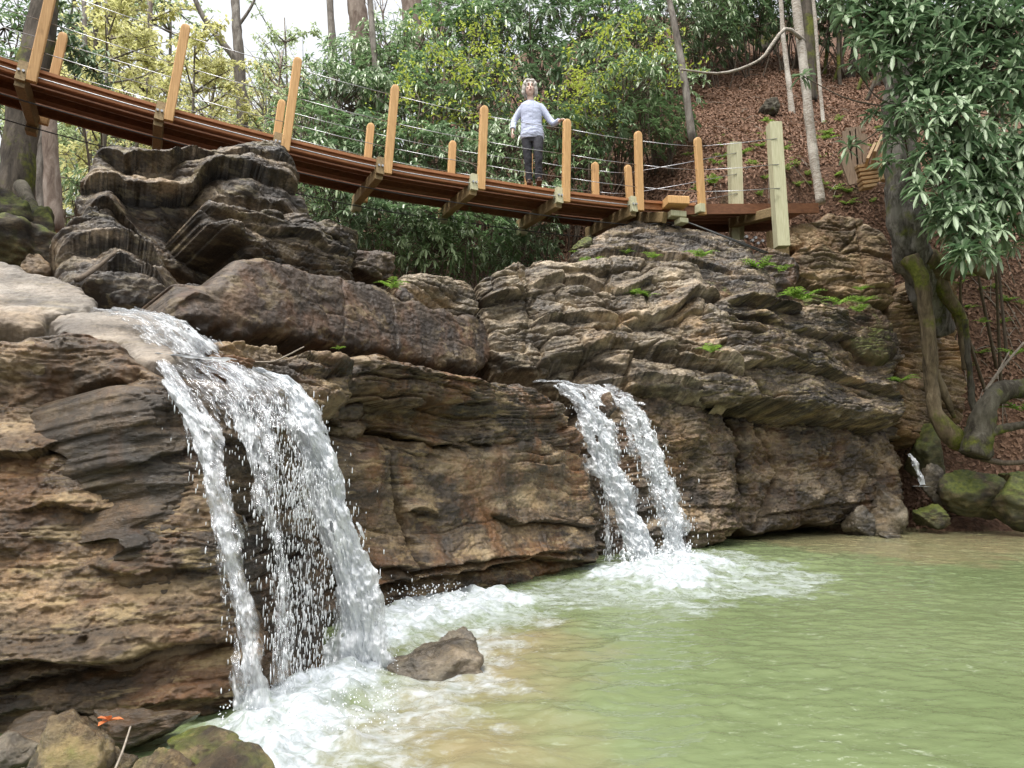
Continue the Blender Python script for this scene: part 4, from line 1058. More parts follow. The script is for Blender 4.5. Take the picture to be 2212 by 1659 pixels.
C_ = stream('stream', [(560, 806, 4.08, 24), (605, 826, 4.0, 30), (640, 866, 3.94, 34), (668, 930, 3.9, 36), (694, 1000, 3.9, 36), (716, 1080, 3.92, 36), (738, 1160, 3.95, 40), (756, 1240, 3.98, 46), (770, 1330, 4.02, 56), (778, 1415, 4.05, 72), (782, 1480, 4.05, 84)], wf, 340, 60, .95, 8, -.2, .08, .05, .4, 2)
P1 = drops_along([A_, B_, B2, C_], [260, 480, 350, 700], (.0013, .0038), (2.5, 8.0), 1.35, (.15, 1))
P2 = drops_along([B3, B3], [1100, 600], (.0013, .0036), (3.0, 9.0), 1.0, (.0, 1), .1)
k = 700
pp = np.array([tuple(on_water(a, b)) for a, b in zip(rng.uniform(800, 1010, k), rng.uniform(1260, 1330, k))]); pp[:, 2] = np.abs(rng.normal(0, .09, k)) * np.exp(-((pp[:, 0] - pp[:, 0].mean()) * 1.2) ** 2) + rng.uniform(0, .03, k)
P3 = (pp, rng.uniform(.003, .010, k) * rng.uniform(.4, 1, k), rng.uniform(.8, 1.6, k))
k = 900
pp = np.array([tuple(on_water(a, b)) for a, b in zip(rng.uniform(470, 860, k), rng.uniform(1400, 1600, k))]); pp[:, 2] = np.abs(rng.normal(0, .035, k)) + .02
P4 = (pp, rng.uniform(.0014, .0042, k), rng.uniform(.8, 1.6, k))
AL = [np.concatenate(z) for z in zip(P1, P2, P3, P4)]
drops_mesh('droplets', AL[0], AL[1], AL[2], wf)

q = on_water(1400, 1205)
wf2 = empty('waterfall', (q.x, q.y, 0), 'smaller white waterfall parted in two by a pointed stone at its lip', 'waterfall')
stream('lip_sheet', [(1165, 822, 8.7, 10), (1225, 830, 8.55, 22), (1275, 845, 8.4, 40), (1300, 880, 8.3, 48)], wf2, 120, 50, .65, 11, -.2, .04, .05, .3)
stream('lip_sheet', [(1290, 832, 8.8, 40), (1320, 850, 8.65, 50), (1350, 875, 8.5, 44)], wf2, 90, 50, .42, 12, -.1, .03, .03, .3)
D_ = stream('stream', [(1212, 834, 8.5, 18), (1248, 868, 8.36, 32), (1280, 920, 8.26, 42), (1306, 980, 8.2, 44), (1330, 1045, 8.16, 42), (1352, 1110, 8.14, 30), (1376, 1170, 8.1, 32), (1390, 1222, 8.08, 40)], wf2, 300, 46, .85, 13, -.18, .09, .07, .4, 2)
E_ = stream('stream', [(1352, 862, 8.62, 14), (1375, 905, 8.56, 28), (1398, 965, 8.5, 32), (1420, 1030, 8.46, 32), (1440, 1090, 8.44, 32), (1457, 1140, 8.42, 34), (1468, 1195, 8.4, 34)], wf2, 300, 44, .7, 14, -.1, .08, .06, .45, 2)
G_ = stream('stream', [(1296, 1010, 8.3, 7), (1306, 1080, 8.28, 8), (1312, 1150, 8.26, 9), (1318, 1210, 8.25, 10)], wf2, 160, 14, .3, 15, .15, .02, .05, .6)
P1 = drops_along([D_, E_, G_], [350, 380, 120], (.003, .0075), (1.8, 6.0), 1.5, (.15, 1), .12)
k = 500
pp = np.array([tuple(on_water(a, b)) for a, b in zip(rng.uniform(1340, 1500, k), rng.uniform(1195, 1235, k))]); pp[:, 2] = np.abs(rng.normal(0, .08, k))
AL = [np.concatenate(z) for z in zip(P1, (pp, rng.uniform(.006, .016, k), rng.uniform(.8, 1.5, k)))]
drops_mesh('droplets', AL[0], AL[1], AL[2], wf2)
q = at(1985, 1050, 11.9)
wf3 = empty('waterfall', (q.x, q.y, q.z), 'tiny trickle of water falling beside the dark boulder on the far bank', 'waterfall')
stream('stream', [(1966, 980, 11.65, 5), (1974, 995, 11.5, 7), (1984, 1020, 11.45, 8), (1992, 1048, 11.42, 9)], wf3, 90, 14, .75, 16, -.2, .02, .03, .4)
stream('splash', [(1975, 1050, 11.4, 8), (1992, 1051, 11.35, 9), (2008, 1052, 11.35, 6)], wf3, 40, 14, .7, 17, -.2, .02, .03, .4)
# ------------------------------------------------------------------ plants
def leaf_mat(name, c1, c2, under, rough=.35, transl=.25, spec=.5):
    t = NT(name)
    g = t.n('NewGeometry')
    base = t.ramp((g, 'Random Per Island'), [(0.0, c1), (1.0, c2)])
    col = t.mix((g, 'Backfacing'), (base, 0), under)
    b = t.n('BsdfPrincipled', {'Roughness': rough, 'Specular IOR Level': spec})
    t.t.links.new(col[0].outputs[2], b.inputs['Base Color'])
    tl = t.n('BsdfTranslucent'); t.t.links.new(col[0].outputs[2], tl.inputs['Color'])
    ms = t.n('MixShader', {0: transl, 1: b, 2: tl})
    t.t.links.new(ms.outputs[0], t.out.inputs[0])
    return t.m


M_rhodo = leaf_mat('leaf_rhododendron', (.12, .22, .09), (.26, .39, .19), (.3, .39, .2), .27, .3, .8)
M_rhodo2 = leaf_mat('leaf_rhododendron_bright', (.11, .2, .1), (.26, .37, .21), (.28, .36, .22), .45, .3, .45)
M_rhodod = leaf_mat('leaf_rhododendron_deep', (.08, .15, .07), (.19, .29, .15), (.22, .29, .15), .3, .25, .7)
M_spring = leaf_mat('leaf_spring', (.3, .38, .045), (.46, .52, .1), (.4, .46, .1), .5, .45, .3)
M_yellow = leaf_mat('leaf_new_yellow', (.46, .47, .18), (.62, .6, .3), (.54, .54, .26), .6, .6, .2)
M_pale = leaf_mat('leaf_pale_green', (.3, .39, .2), (.46, .54, .3), (.42, .48, .28), .6, .6, .2)
M_needle = leaf_mat('leaf_needles', (.12, .2, .12), (.24, .33, .2), (.2, .27, .16), .6, .3, .2)
M_fern = leaf_mat('leaf_fern', (.13, .26, .035), (.28, .42, .08), (.22, .34, .08), .5, .4, .3)
M_dry = leaf_mat('leaf_dry', (.07, .036, .021), (.33, .2, .12), (.25, .15, .1), .75, .1, .25)
M_red = leaf_mat('leaf_orange', (.45, .1, .03), (.6, .18, .06), (.5, .16, .06), .6, .2, .3)
M_stem = simple_mat('bark_stem', (.05, .036, .025), (.13, .1, .07), 6, .85, .4, (6, 6, 1))
M_twig = simple_mat('bark_twig', (.16, .13, .1), (.3, .26, .21), 6, .85, .3, (6, 6, 1))


def bark(name, c1, c2, c3, scale=3.0, moss=0.0, lich=.4, stretch=.25):
    t = NT(name); p = t.pos()
    n1 = t.noise(t.scaled(p, 1, 1, stretch), 9 * scale, 7, .7, .6); n2 = t.noise(p, 2.0, 5, .6)
    c = t.ramp(n1, [(.32, c1), (.5, c2), (.68, c3)])
    col = t.mix(t.math('MULTIPLY', (t.ramp(n2, [(.5, 0.0), (.62, 1.0)]), 0), lich), (c, 0), tuple(min(1, v * 1.25) for v in c3))
    if moss:
        col = t.mix((t.ramp(t.noise(p, 1.7, 6, .65), [(.6 - .2 * moss, 0.0), (.7 - .2 * moss, .95)]), 0), col, (t.ramp(t.noise(p, 20, 3), [(.3, (.04, .052, .008)), (.7, (.14, .15, .022))]), 0))
    t.bsdf(Base_Color=col, Roughness=.85, Normal=t.bump(n1, .9, .03), Specular_IOR_Level=.2)
    return t.m


M_barkd = bark('bark_dark', (.022, .018, .014), (.06, .05, .038), (.12, .1, .08), 1.0, .5)
M_barkg = bark('bark_grey', (.07, .06, .052), (.16, .14, .12), (.27, .25, .22), 1.2)
M_barkt = bark('bark_lichened', (.03, .026, .021), (.1, .09, .075), (.22, .205, .18), 1.6, .25, .5)
M_barkb = bark('bark_birch', (.16, .13, .1), (.36, .32, .27), (.52, .49, .44), 1.5, 0, .5, 3.0)
M_barkp = bark('bark_pine', (.1, .07, .055), (.2, .155, .125), (.32, .27, .23), .9)
M_barkr = bark('bark_root', (.035, .026, .016), (.1, .075, .045), (.19, .15, .095), 1.0, .45)
M_barkm = bark('bark_mossy', (.02, .017, .012), (.055, .047, .034), (.12, .11, .085), 1.3, .4)


def unit(v): return v / np.maximum(np.linalg.norm(v, axis=-1, keepdims=True), 1e-9)


def leaves(base, direc, length, width, droop=.35, fold=.12, nrm=None):
    """oblong folded leaves: vectorised; 8 points and 8 triangles each"""
    base = np.asarray(base, float); d = unit(np.asarray(direc, float)); n = len(base)
    up = np.tile(np.array([0, 0, 1.0]), (n, 1)) if nrm is None else np.asarray(nrm, float)
    side = unit(np.cross(d, up) + 1e-6); nn = unit(np.cross(side, d))
    L = np.asarray(length)[:, None]; Wd = np.asarray(width)[:, None]
    dz = np.array([0, 0, -1.0])[None]
    def c(s): return base + d * L * s + dz * L * droop * s * s
    c1, c2, tip = c(.32), c(.74), c(1.0)
    f1 = nn * Wd * fold * 2
    pts = np.stack([base, c1 - side * Wd * .42 + f1, c1, c1 + side * Wd * .42 + f1, c2 - side * Wd * .46 + f1, c2, c2 + side * Wd * .46 + f1, tip], 1)
    tri = np.array([(0, 2, 1), (0, 3, 2), (1, 2, 5), (1, 5, 4), (2, 3, 6), (2, 6, 5), (4, 5, 7), (5, 6, 7)])[:, ::-1]
    fc = (tri[None] + (np.arange(n) * 8)[:, None, None]).reshape(-1, 3)
    return pts.reshape(-1, 3), fc


def whorls(C, A, r, leaf=.17, per=9, droop=.3, spread=(55, 100)):
    """rosettes of leaves round axis A at C"""
    m = len(C); A = unit(np.asarray(A, float))
    t1 = unit(np.cross(A, np.array([.3, .5, .81])[None])); t2 = np.cross(A, t1)
    B, D, Ln, Wn = [], [], [], []
    for k in range(per):
        ph = 2 * np.pi * (k / per) * 1.0 + r.uniform(-.3, .3, m) + r.uniform(0, 6.28)
        el = np.radians(r.uniform(*spread, m))
        d = A * np.cos(el)[:, None] + (t1 * np.cos(ph)[:, None] + t2 * np.sin(ph)[:, None]) * np.sin(el)[:, None]
        l = leaf * r.uniform(.65, 1.12, m)
        B.append(C + d * .012); D.append(d); Ln.append(l); Wn.append(l * r.uniform(.24, .32, m))
    return leaves(np.concatenate(B), np.concatenate(D), np.concatenate(Ln), np.concatenate(Wn), droop)


def crown_points(n, r, rad=(1.15, 1.0, .9), fill=.55, lump=.25, seed=0.0):
    d = unit(r.normal(size=(n, 3)))
    rr = (fill + (1 - fill) * r.uniform(0, 1, n) ** .6) * (1 + lump * fbm3(d * 1.9 + seed, 3))
    return d * rr[:, None] * np.asarray(rad), d


def rhodo_mesh(seed, n=130, leaf=.17, mat=None, H=1.15, name='rhododendron_shrub', rad=(1.15, 1.0, .9), per=9, low=1.3):
    r = np.random.default_rng(seed)
    root = empty(name, (0, 0, 0))
    C, d = crown_points(n, r, rad, seed=seed)
    keep = ~((d[:, 2] < -.5) & (r.uniform(size=n) < .6)); C, d = C[keep], d[keep]
    ax = unit(d * .7 + np.array([0, -.7, .5]) + r.normal(0, .25, d.shape))
    C = C + np.array([0, 0, H])
    v, f = whorls(C, ax, r, leaf, per)
    link_mesh('foliage', v, f, mat, root)
    m = MB(); rnd = random.Random(seed)
    for k in range(7):
        a = rnd.uniform(0, 6.28); p0 = Vector((math.cos(a) * .12, math.sin(a) * .12, -low))
        tgt = Vector(C[int(rnd.random() * len(C))])
        mid = p0.lerp(tgt, .5) + Vector((rnd.uniform(-.25, .25), rnd.uniform(-.25, .25), rnd.uniform(-.05, .3)))
        m.tube(catmull([p0, mid, tgt], 9), [.028 - .0024 * i for i in range(9)], 5)
    for k in range(len(C) // 2):
        tgt = Vector(C[k]); p0 = Vector((tgt.x * .35, tgt.y * .35, H + (tgt.z - H) * .2 - .15))
        m.tube([p0, p0.lerp(tgt, .5) + Vector((rnd.uniform(-.1, .1), rnd.uniform(-.1, .1), -.06)), tgt], [.011, .008, .005], 4, cap=False)
    link_mesh('stem', m.v, m.f, M_stem, root)
    return root


POSTN = [(0, 'first'), (78, 'first'), (362, 'second'), (622, 'third'), (840, 'fourth'), (1040, 'fifth'), (1217, 'sixth'), (1378, 'seventh'), (1516, 'eighth')]
_used_labels = {}


def where(px, py):
    i = max(k for k, (x, _) in enumerate(POSTN) if px >= x - 1) if px >= 0 else 0
    nm = POSTN[i][1]; nx_ = POSTN[i + 1][1] if i + 1 < len(POSTN) else None
    frac = (px - POSTN[i][0]) / ((POSTN[i + 1][0] - POSTN[i][0]) if nx_ else 170)
    if nx_ is None:
        a = 'beyond the eighth front post'
    elif frac < .33 or nm == nx_: a = 'behind the %s front post' % nm
    elif frac < .67: a = 'between the %s and %s front posts' % (nm, nx_)
    else: a = 'just before the %s front post' % nx_
    deck = np.interp(px, [q[0] for q in BP], [q[1] for q in BP])
    dv = py - deck
    b = 'low beneath the deck' if dv > 110 else 'close under the deck' if dv > 20 else 'at deck height' if dv > -60 else 'at rail height' if dv > -130 else 'above the rails' if dv > -200 else 'midway up the slope' if dv > -280 else 'high on the slope' if dv > -360 else 'near the top of the slope'
    return a, b


rd = [rhodo_mesh(100 + i, 135, .205, m) for i, m in enumerate([M_rhodo, M_rhodo, M_rhodo2, M_rhodo, M_rhodod, M_rhodod, M_rhodo, M_rhodo2])]
SH = []
rr_ = random.Random(5)
# px, py of the crown centre, distance, scale, variant
SH += [(690, 430, 12.2, .75, 0), (760, 470, 12.4, .8, 1), (830, 500, 12.0, .75, 4), (900, 520, 12.1, .8, 0), (960, 545, 11.9, .7, 1), (1030, 520, 12.2, .75, 0), (1090, 550, 12.4, .6, 4), (1150, 500, 12.8, .7, 4), (830, 430, 13.2, .9, 5), (940, 460, 13.4, .9, 5), (1060, 470, 13.6, .9, 5), (700, 380, 13.6, .9, 5), (1180, 460, 13.8, .8, 5)]
SH += [(690, 300, 14.0, .9, 0), (720, 220, 15.0, .95, 0), (790, 330, 14.0, .85, 1), (800, 240, 15.5, 1.0, 5), (880, 330, 14.2, .8, 0), (900, 230, 15.6, 1.0, 0), (960, 330, 14.0, .7, 1), (970, 180, 16.8, 1.1, 0), (1010, 260, 15.2, .9, 4), (1060, 360, 14.0, .75, 0), (1090, 200, 16.5, 1.0, 5), (1110, 330, 14.4, .8, 5), (1210, 300, 14.4, .8, 4), (1240, 360, 14.2, .7, 0), (1290, 280, 14.6, .8, 1), (1340, 200, 15.0, .85, 0), (1380, 280, 15.0, .75, 0), (1420, 190, 15.8, .85, 1), (1445, 245, 15.4, .6, 0), (1280, 170, 16.2, 1.0, 5), (1190, 160, 17.0, 1.0, 4), (1050, 90, 18.6, 1.2, 0), (950, 70, 19.0, 1.2, 0), (880, 130, 18.2, 1.1, 1), (1130, 60, 19.4, 1.2, 1), (1220, 60, 19.4, 1.2, 4), (1310, 60, 19.0, 1.1, 0), (1390, 90, 18.0, 1.0, 0), (1450, 60, 19.0, 1.0, 4), (1520, 30, 20.5, 1.1, 1), (1600, 40, 21.5, 1.1, 4), (1400, -10, 20.5, 1.2, 0), (1280, -20, 21, 1.3, 5), (1150, -20, 21, 1.3, 0), (1030, 0, 21, 1.3, 1), (1680, 10, 22, 1.1, 0), (1760, 30, 21, .9, 4), (1540, 90, 20, .8, 4), (830, 180, 17.4, 1.0, 0), (760, 150, 18.0, .9, 1)]
SH += [(1500, 40, 21, 1.0, 0), (1570, 0, 22, 1.1, 6), (1640, -10, 22.5, 1.1, 7), (1720, 20, 22, .9, 6), (1810, 10, 21, 1.0, 7), (1860, -20, 21, 1.1, 0)]
SH = [(a, b_, c_, d_, (6 if v_ == 0 and k_ % 2 else 7 if v_ == 1 and k_ % 2 else v_)) for k_, (a, b_, c_, d_, v_) in enumerate(SH)]
for i, (px, py, Y, sc, vr) in enumerate(SH):
    c = at(px, py, Y); loc = c - Vector((0, 0, 1.15 * sc))
    a, b = where(px, py)
    lab = '%s rhododendron %s %s' % (('bright' if vr in (2, 7) else 'deep green' if vr in (4, 5) else 'green'), b, a)
    k = _used_labels.get(lab, 0); _used_labels[lab] = k + 1
    if k: lab = lab.replace('rhododendron', ['smaller rhododendron', 'farther rhododendron', 'shaded rhododendron', 'rearmost rhododendron', 'topmost rhododendron'][k - 1])
    o = rd[vr]
    if o.get('label') is None:
        o.location = loc; o.scale = (sc,) * 3; o.rotation_euler = (0, 0, rr_.uniform(-.6, .6)); tag(o, lab, 'shrub', 'rhododendrons on the slope behind the bridge')
    else:
        dup(o, loc, rr_.uniform(-.9, .9), sc, lab, 'rhododendrons on the slope behind the bridge', (rr_.uniform(-.2, .2), rr_.uniform(-.2, .2)))
for o in rd:
    if o.get('label') is None:
        for ch in list(o.children): bpy.data.objects.remove(ch)
        bpy.data.objects.remove(o)


def hanging(seed, blobs, leaf, foot, label, mat=M_rhodo2, dens=1.0):
    """a big rhododendron whose boughs reach out from foot; blobs: (px, py, Y, radius px, whorls)"""
    r = np.random.default_rng(seed)
    root = empty('rhododendron', foot, label, 'shrub', 'rhododendrons leaning over the bank')
    CC, AA = [], []
    m = MB(); rnd = random.Random(seed); hub = None
    for (px, py, Y, rp, n) in blobs:
        c = np.array(at(px, py, Y)); R_ = rp * Y / F
        n = int(n * dens)
        P, d = crown_points(n, r, (R_, R_ * .8, R_ * .9), .3, .3, seed + px)
        CC.append(P + c); AA.append(unit(d * .6 + np.array([-.1, -.75, .4]) + r.normal(0, .3, d.shape)))
        cv = Vector(c); f = Vector(foot)
        if hub is None:
            hub = cv
            mid = f.lerp(cv, .5) + Vector((rnd.uniform(-.2, .2), .3, rnd.uniform(0, .3)))
            m.tube(catmull([f - Vector((0, 0, .3)), mid, cv], 12), [.035 - .0022 * i for i in range(12)], 6)
        else:
            m.tube(catmull([hub, hub.lerp(cv, .5) + Vector((0, .1, -.06)), cv], 8), [.016 - .0012 * i for i in range(8)], 5)
        for q in P[:max(3, n // 2)]:
            m.tube([cv, cv.lerp(Vector(q + c), .6) + Vector((0, 0, -.05)), Vector(q + c)], [.01, .008, .005], 4, cap=False)
    v, f = whorls(np.concatenate(CC), np.concatenate(AA), r, leaf, 9, .3, (50, 105))
    part('foliage', v, f, mat, root); part('stem', m.v, m.f, M_stem, root)
    return root


def gp(x, y): return Vector((x, y, float(ground_z(x, y))))


hanging(1, [(2100, 470, 10.4, 70, 40), (2060, 470, 10.0, 60, 30), (2030, 400, 10.0, 60, 26), (2110, 520, 9.9, 60, 24), (2020, 330, 10.2, 55, 20), (2075, 545, 9.8, 32, 9), (2150, 440, 10.3, 60, 20)], .235, gp(8.7, 13.4), 'lowest hanging rhododendron bough with big pale leaf rosettes in front of the thick trunk')
hanging(2, [(2150, 330, 10.4, 80, 46), (2200, 400, 10.4, 80, 40), (2070, 270, 10.2, 75, 38), (2190, 480, 10.5, 60, 20), (2080, 350, 10.3, 70, 34), (2220, 300, 10.4, 80, 34), (2000, 250, 10.3, 50, 16)], .235, gp(8.9, 13.4), 'rhododendron with pale rosettes at the height of the stair posts beside the thick trunk')
hanging(3, [(2120, 150, 10.6, 90, 60), (2200, 190, 10.6, 90, 56), (2040, 150, 10.6, 80, 46), (2020, 70, 10.7, 80, 46), (2140, 60, 10.6, 100, 60), (2220, 60, 10.6, 100, 50), (2090, 200, 10.5, 80, 40), (2080, 0, 10.7, 90, 40), (2210, -30, 10.7, 90, 40)], .225, gp(9.0, 13.6), 'tall dense rhododendron filling the upper corner above the thick trunk')
hanging(4, [(1930, 50, 10.9, 65, 36), (1870, 30, 11.0, 60, 26), (1950, 120, 10.8, 60, 30), (1880, 100, 10.9, 50, 16), (1975, 10, 10.9, 70, 36), (1850, 70, 11.2, 30, 7), (1990, 190, 10.7, 40, 14), (1835, 0, 11.2, 50, 16), (1900, 0, 11, 60, 24), (1960, 200, 10.8, 40, 12)], .225, gp(8.4, 13.8), 'spreading rhododendron bough with sparse tips reaching toward the birch stems')
hanging(5, [(1945, 235, 10.9, 34, 9), (1838, 320, 11.3, 14, 3), (1895, 240, 11.2, 20, 4), (1935, 300, 11.0, 30, 8), (1925, 350, 10.9, 22, 4), (1850, 150, 11.3, 16, 3), (1735, 165, 11.6, 6, 2)], .225, gp(8.2, 13.6), 'thin rhododendron twigs with single rosettes in front of the stairs', M_rhodo2)
hanging(6, [(2150, 250, 12.5, 120, 90), (2200, 420, 12.6, 90, 60), (2080, 120, 12.8, 120, 80), (2180, 40, 12.8, 140, 90), (1970, 30, 13.5, 90, 50), (2080, 380, 12.5, 70, 40)], .18, gp(9.2, 13.6), 'dark rhododendron thicket behind the pale leaved boughs', M_rhodod)


# ---------------- trees
def trunk_tree(name, pts, radii, mat, label, cat='tree', group=None, seg=12, limbs=(), n=60, wob=.08, extra_roots=()):
    P = catmull(pts, n); rad = np.interp(np.linspace(0, 1, n), np.linspace(0, 1, len(radii)), radii)
    b = P[0] if P[0].z < P[-1].z else P[-1]
    root = empty(name, b, label, cat, group)
    m = MB(); m.tube(P, list(rad), seg)
    V = np.asarray(m.v); dd = fbm3(V * np.array([5, 5, 1.5]), 4, .6)[:, None]
    ctr = np.repeat(np.array([tuple(p) for p in P]), seg, 0)
    V = V + (V - ctr) * dd * wob * 2.2
    part('trunk', V, m.f, mat, root)
    for (lp, lr) in limbs:
        m = MB(); Q = catmull(lp, 16); m.tube(Q, list(np.linspace(lr[0], lr[1], 16)), 6, .1); m.build('branch', mat, root, True)
    for (lp, lr, mt) in extra_roots:
        m = MB(); Q = catmull(lp, 40); m.tube(Q, list(np.interp(np.linspace(0, 1, 40), np.linspace(0, 1, len(lr)), lr)), 9, .12)
        V = np.asarray(m.v); V = V + .02 * np.stack([fbm3(V * 4, 3), fbm3(V * 4 + 9, 3), fbm3(V * 4 + 19, 3)], 1)
        part('root', V, m.f, mt, root)
    return root


def px_r(w, Y): return w * .5 * Y / F


Yt = 11.9
trunk_tree('tree', [at(2035, 720, Yt + .7), at(2005, 640, Yt + .5), at(1985, 575, Yt + .2), at(1958, 500, Yt), at(1950, 380, Yt + .1), at(1946, 250, Yt + .2), at(1940, 100, Yt + .3), at(1932, -150, Yt + .5), at(1930, -500, Yt + .8)],
           [px_r(50, Yt), px_r(76, Yt), px_r(76, Yt), px_r(70, Yt), px_r(66, Yt), px_r(66, Yt), px_r(66, Yt), px_r(60, Yt), px_r(50, Yt)], M_barkt, 'thick grey trunk growing on the cliff edge behind the hanging rhododendron', seg=28, n=110, wob=.16,
           extra_roots=[([at(1965, 560, 11.75), at(1990, 600, 11.6), at(2000, 680, 11.6), at(2008, 760, 11.6), at(2012, 830, 11.6), at(2022, 890, 11.55), at(2060, 945, 11.5), at(2118, 978, 11.5)], [px_r(44, 11.6), px_r(32, 11.6), px_r(30, 11.6), px_r(30, 11.6), px_r(28, 11.6), px_r(30, 11.6), px_r(48, 11.6), px_r(20, 11.6)], M_barkr),
                        ([at(2000, 560, 12), at(2050, 590, 12), at(2085, 570, 12.1), at(2140, 600, 12.2)], [px_r(60, 12), px_r(34, 12), px_r(26, 12), px_r(16, 12)], M_barkr),
                        ([at(2010, 580, 12.1), at(2045, 640, 12.1), at(2075, 690, 12.2), at(2085, 800, 12.3)], [px_r(40, 12), px_r(30, 12), px_r(22, 12), px_r(14, 12)], M_barkr),
                        ([at(2020, 800, 11.7), at(2040, 850, 11.7), at(2060, 900, 11.8)], [px_r(20, 12), px_r(18, 12), px_r(8, 12)], M_barkr),
                        ([at(2085, 690, 12), at(2092, 780, 12), at(2100, 860, 12), at(2112, 940, 12)], [px_r(12, 12), px_r(12, 12), px_r(14, 12), px_r(10, 12)], M_barkm)])
trunk_tree('fallen_tree', [at(2300, 800, 11.4), at(2212, 838, 11.3), at(2160, 846, 11.25), at(2130, 880, 11.2), at(2122, 930, 11.2), at(2105, 985, 11.2)], [px_r(38, 11), px_r(42, 11), px_r(44, 11), px_r(44, 11), px_r(52, 11), px_r(66, 11)], M_barkm, 'mossy trunk arching down to the far bank beside the trickle', 'tree', limbs=[([at(2125, 940, 11.15), at(2170, 925, 11.1), at(2230, 915, 11.0)], (px_r(26, 11), px_r(16, 11)))], wob=.12)
trunk_tree('birch_tree', [at(1772, 440, 13.0), at(1760, 350, 13.05), at(1745, 230, 13.1), at(1732, 110, 13.2), at(1718, -20, 13.3), at(1705, -300, 13.6)], [px_r(22, 13), px_r(20, 13), px_r(20, 13), px_r(20, 13), px_r(18, 13), px_r(14, 13)], M_barkb, 'pale birch trunk rising beside the end of the ramp', limbs=[([at(1738, 90, 13.2), at(1700, 62, 13.0), at(1672, 90, 12.9), at(1640, 130, 12.8), at(1560, 158, 12.6), at(1470, 150, 12.4)], (px_r(10, 13), px_r(4, 13)))])
trunk_tree('sapling', [at(1712, 258, on_ground(1712, 250).y), at(1704, 180, on_ground(1712, 250).y + 0.1), at(1692, 80, on_ground(1712, 250).y + 0.2), at(1684, -50, on_ground(1712, 250).y + 0.3)], [px_r(16, 15), px_r(14, 15), px_r(13, 15), px_r(11, 15)], M_barkb, 'slim pale stem before the mossy stump on the slope', 'sapling')
trunk_tree('sapling', [at(1779, 273, on_ground(1779, 265).y), at(1770, 170, on_ground(1779, 265).y + 0.1), at(1762, 60, on_ground(1779, 265).y + 0.2), at(1752, -60, on_ground(1779, 265).y + 0.3)], [px_r(9, 15), px_r(9, 15), px_r(9, 15), px_r(8, 15)], M_barkb, 'thin white stem between the birch and the dark trunk', 'sapling')
trunk_tree('tree', [at(1750, 223, on_ground(1750, 215).y), at(1748, 120, on_ground(1750, 215).y + 0.1), at(1742, 0, on_ground(1750, 215).y + 0.2), at(1738, -250, on_ground(1750, 215).y + 0.3)], [px_r(36, 18), px_r(30, 18), px_r(30, 18), px_r(26, 18)], M_barkd, 'dark trunk on the slope right behind the birch', limbs=())
for i, (x0, y0, x1, y1, Y, w_, lab) in enumerate([(1497, 300, 1440, -30, 14.2, 16, 'leaning grey green sapling at the edge of the rhododendrons'), (1652, 110, 1655, -40, 23, 24, 'dark upright trunk at the top of the leaf covered slope'), (1555, 100, 1560, -40, 22, 18, 'short dark trunk among the rhododendrons on top of the slope'), (1890, 190, 1935, 40, 17, 12, 'dark leaning stem behind the spreading rhododendron bough'), (1835, 170, 1858, -20, 18, 16, 'dark upright stem near the top of the slope past the birch'), (1475, 90, 1468, -40, 21, 12, 'thin dark stem between rhododendrons on top of the slope')]):
    Y = on_ground(x0, min(y0, 999)).y if y0 > 80 and i != 0 else Y
    trunk_tree('sapling', [at(x0, y0 + 8, Y), at((x0 + x1) / 2 + 4, (y0 + y1) / 2, Y), at(x1, y1, Y + .2), at(x1 + (x1 - x0) * .6, y1 - 200, Y + .6)], [px_r(w_ * 1.2, Y), px_r(w_, Y), px_r(w_ * .9, Y), px_r(w_ * .7, Y)], M_barkg if i == 0 else M_barkd, lab, 'sapling', n=24, seg=8)
for i, (x0, y0, x1, y1) in enumerate([(1500, 110, 1510, 0), (1522, 125, 1512, 10), (1585, 120, 1596, 0), (1610, 105, 1600, -10), (1630, 95, 1650, -20), (1675, 120, 1660, 0), (1800, 175, 1830, 60), (1815, 185, 1812, 50), (1850, 195, 1880, 90), (1870, 215, 1905, 110), (1780, 160, 1792, 20), (1570, 130, 1562, 10)]):
    Y = on_ground(x0, y0).y
    trunk_tree('sapling', [at(x0, y0 + 8, Y), at((x0 + x1) / 2 + rr_.uniform(-8, 8), (y0 + y1) / 2, Y), at(x1, y1, Y + .2), at(x1 + (x1 - x0) * .5, y1 - 90, Y + .4)], [px_r(v, Y) for v in (9, 8, 7, 5)], M_barkd, 'dark bare leaning stem at the top of the leaf covered slope', 'sapling', 'dark stems along the top of the slope', n=20, seg=7)
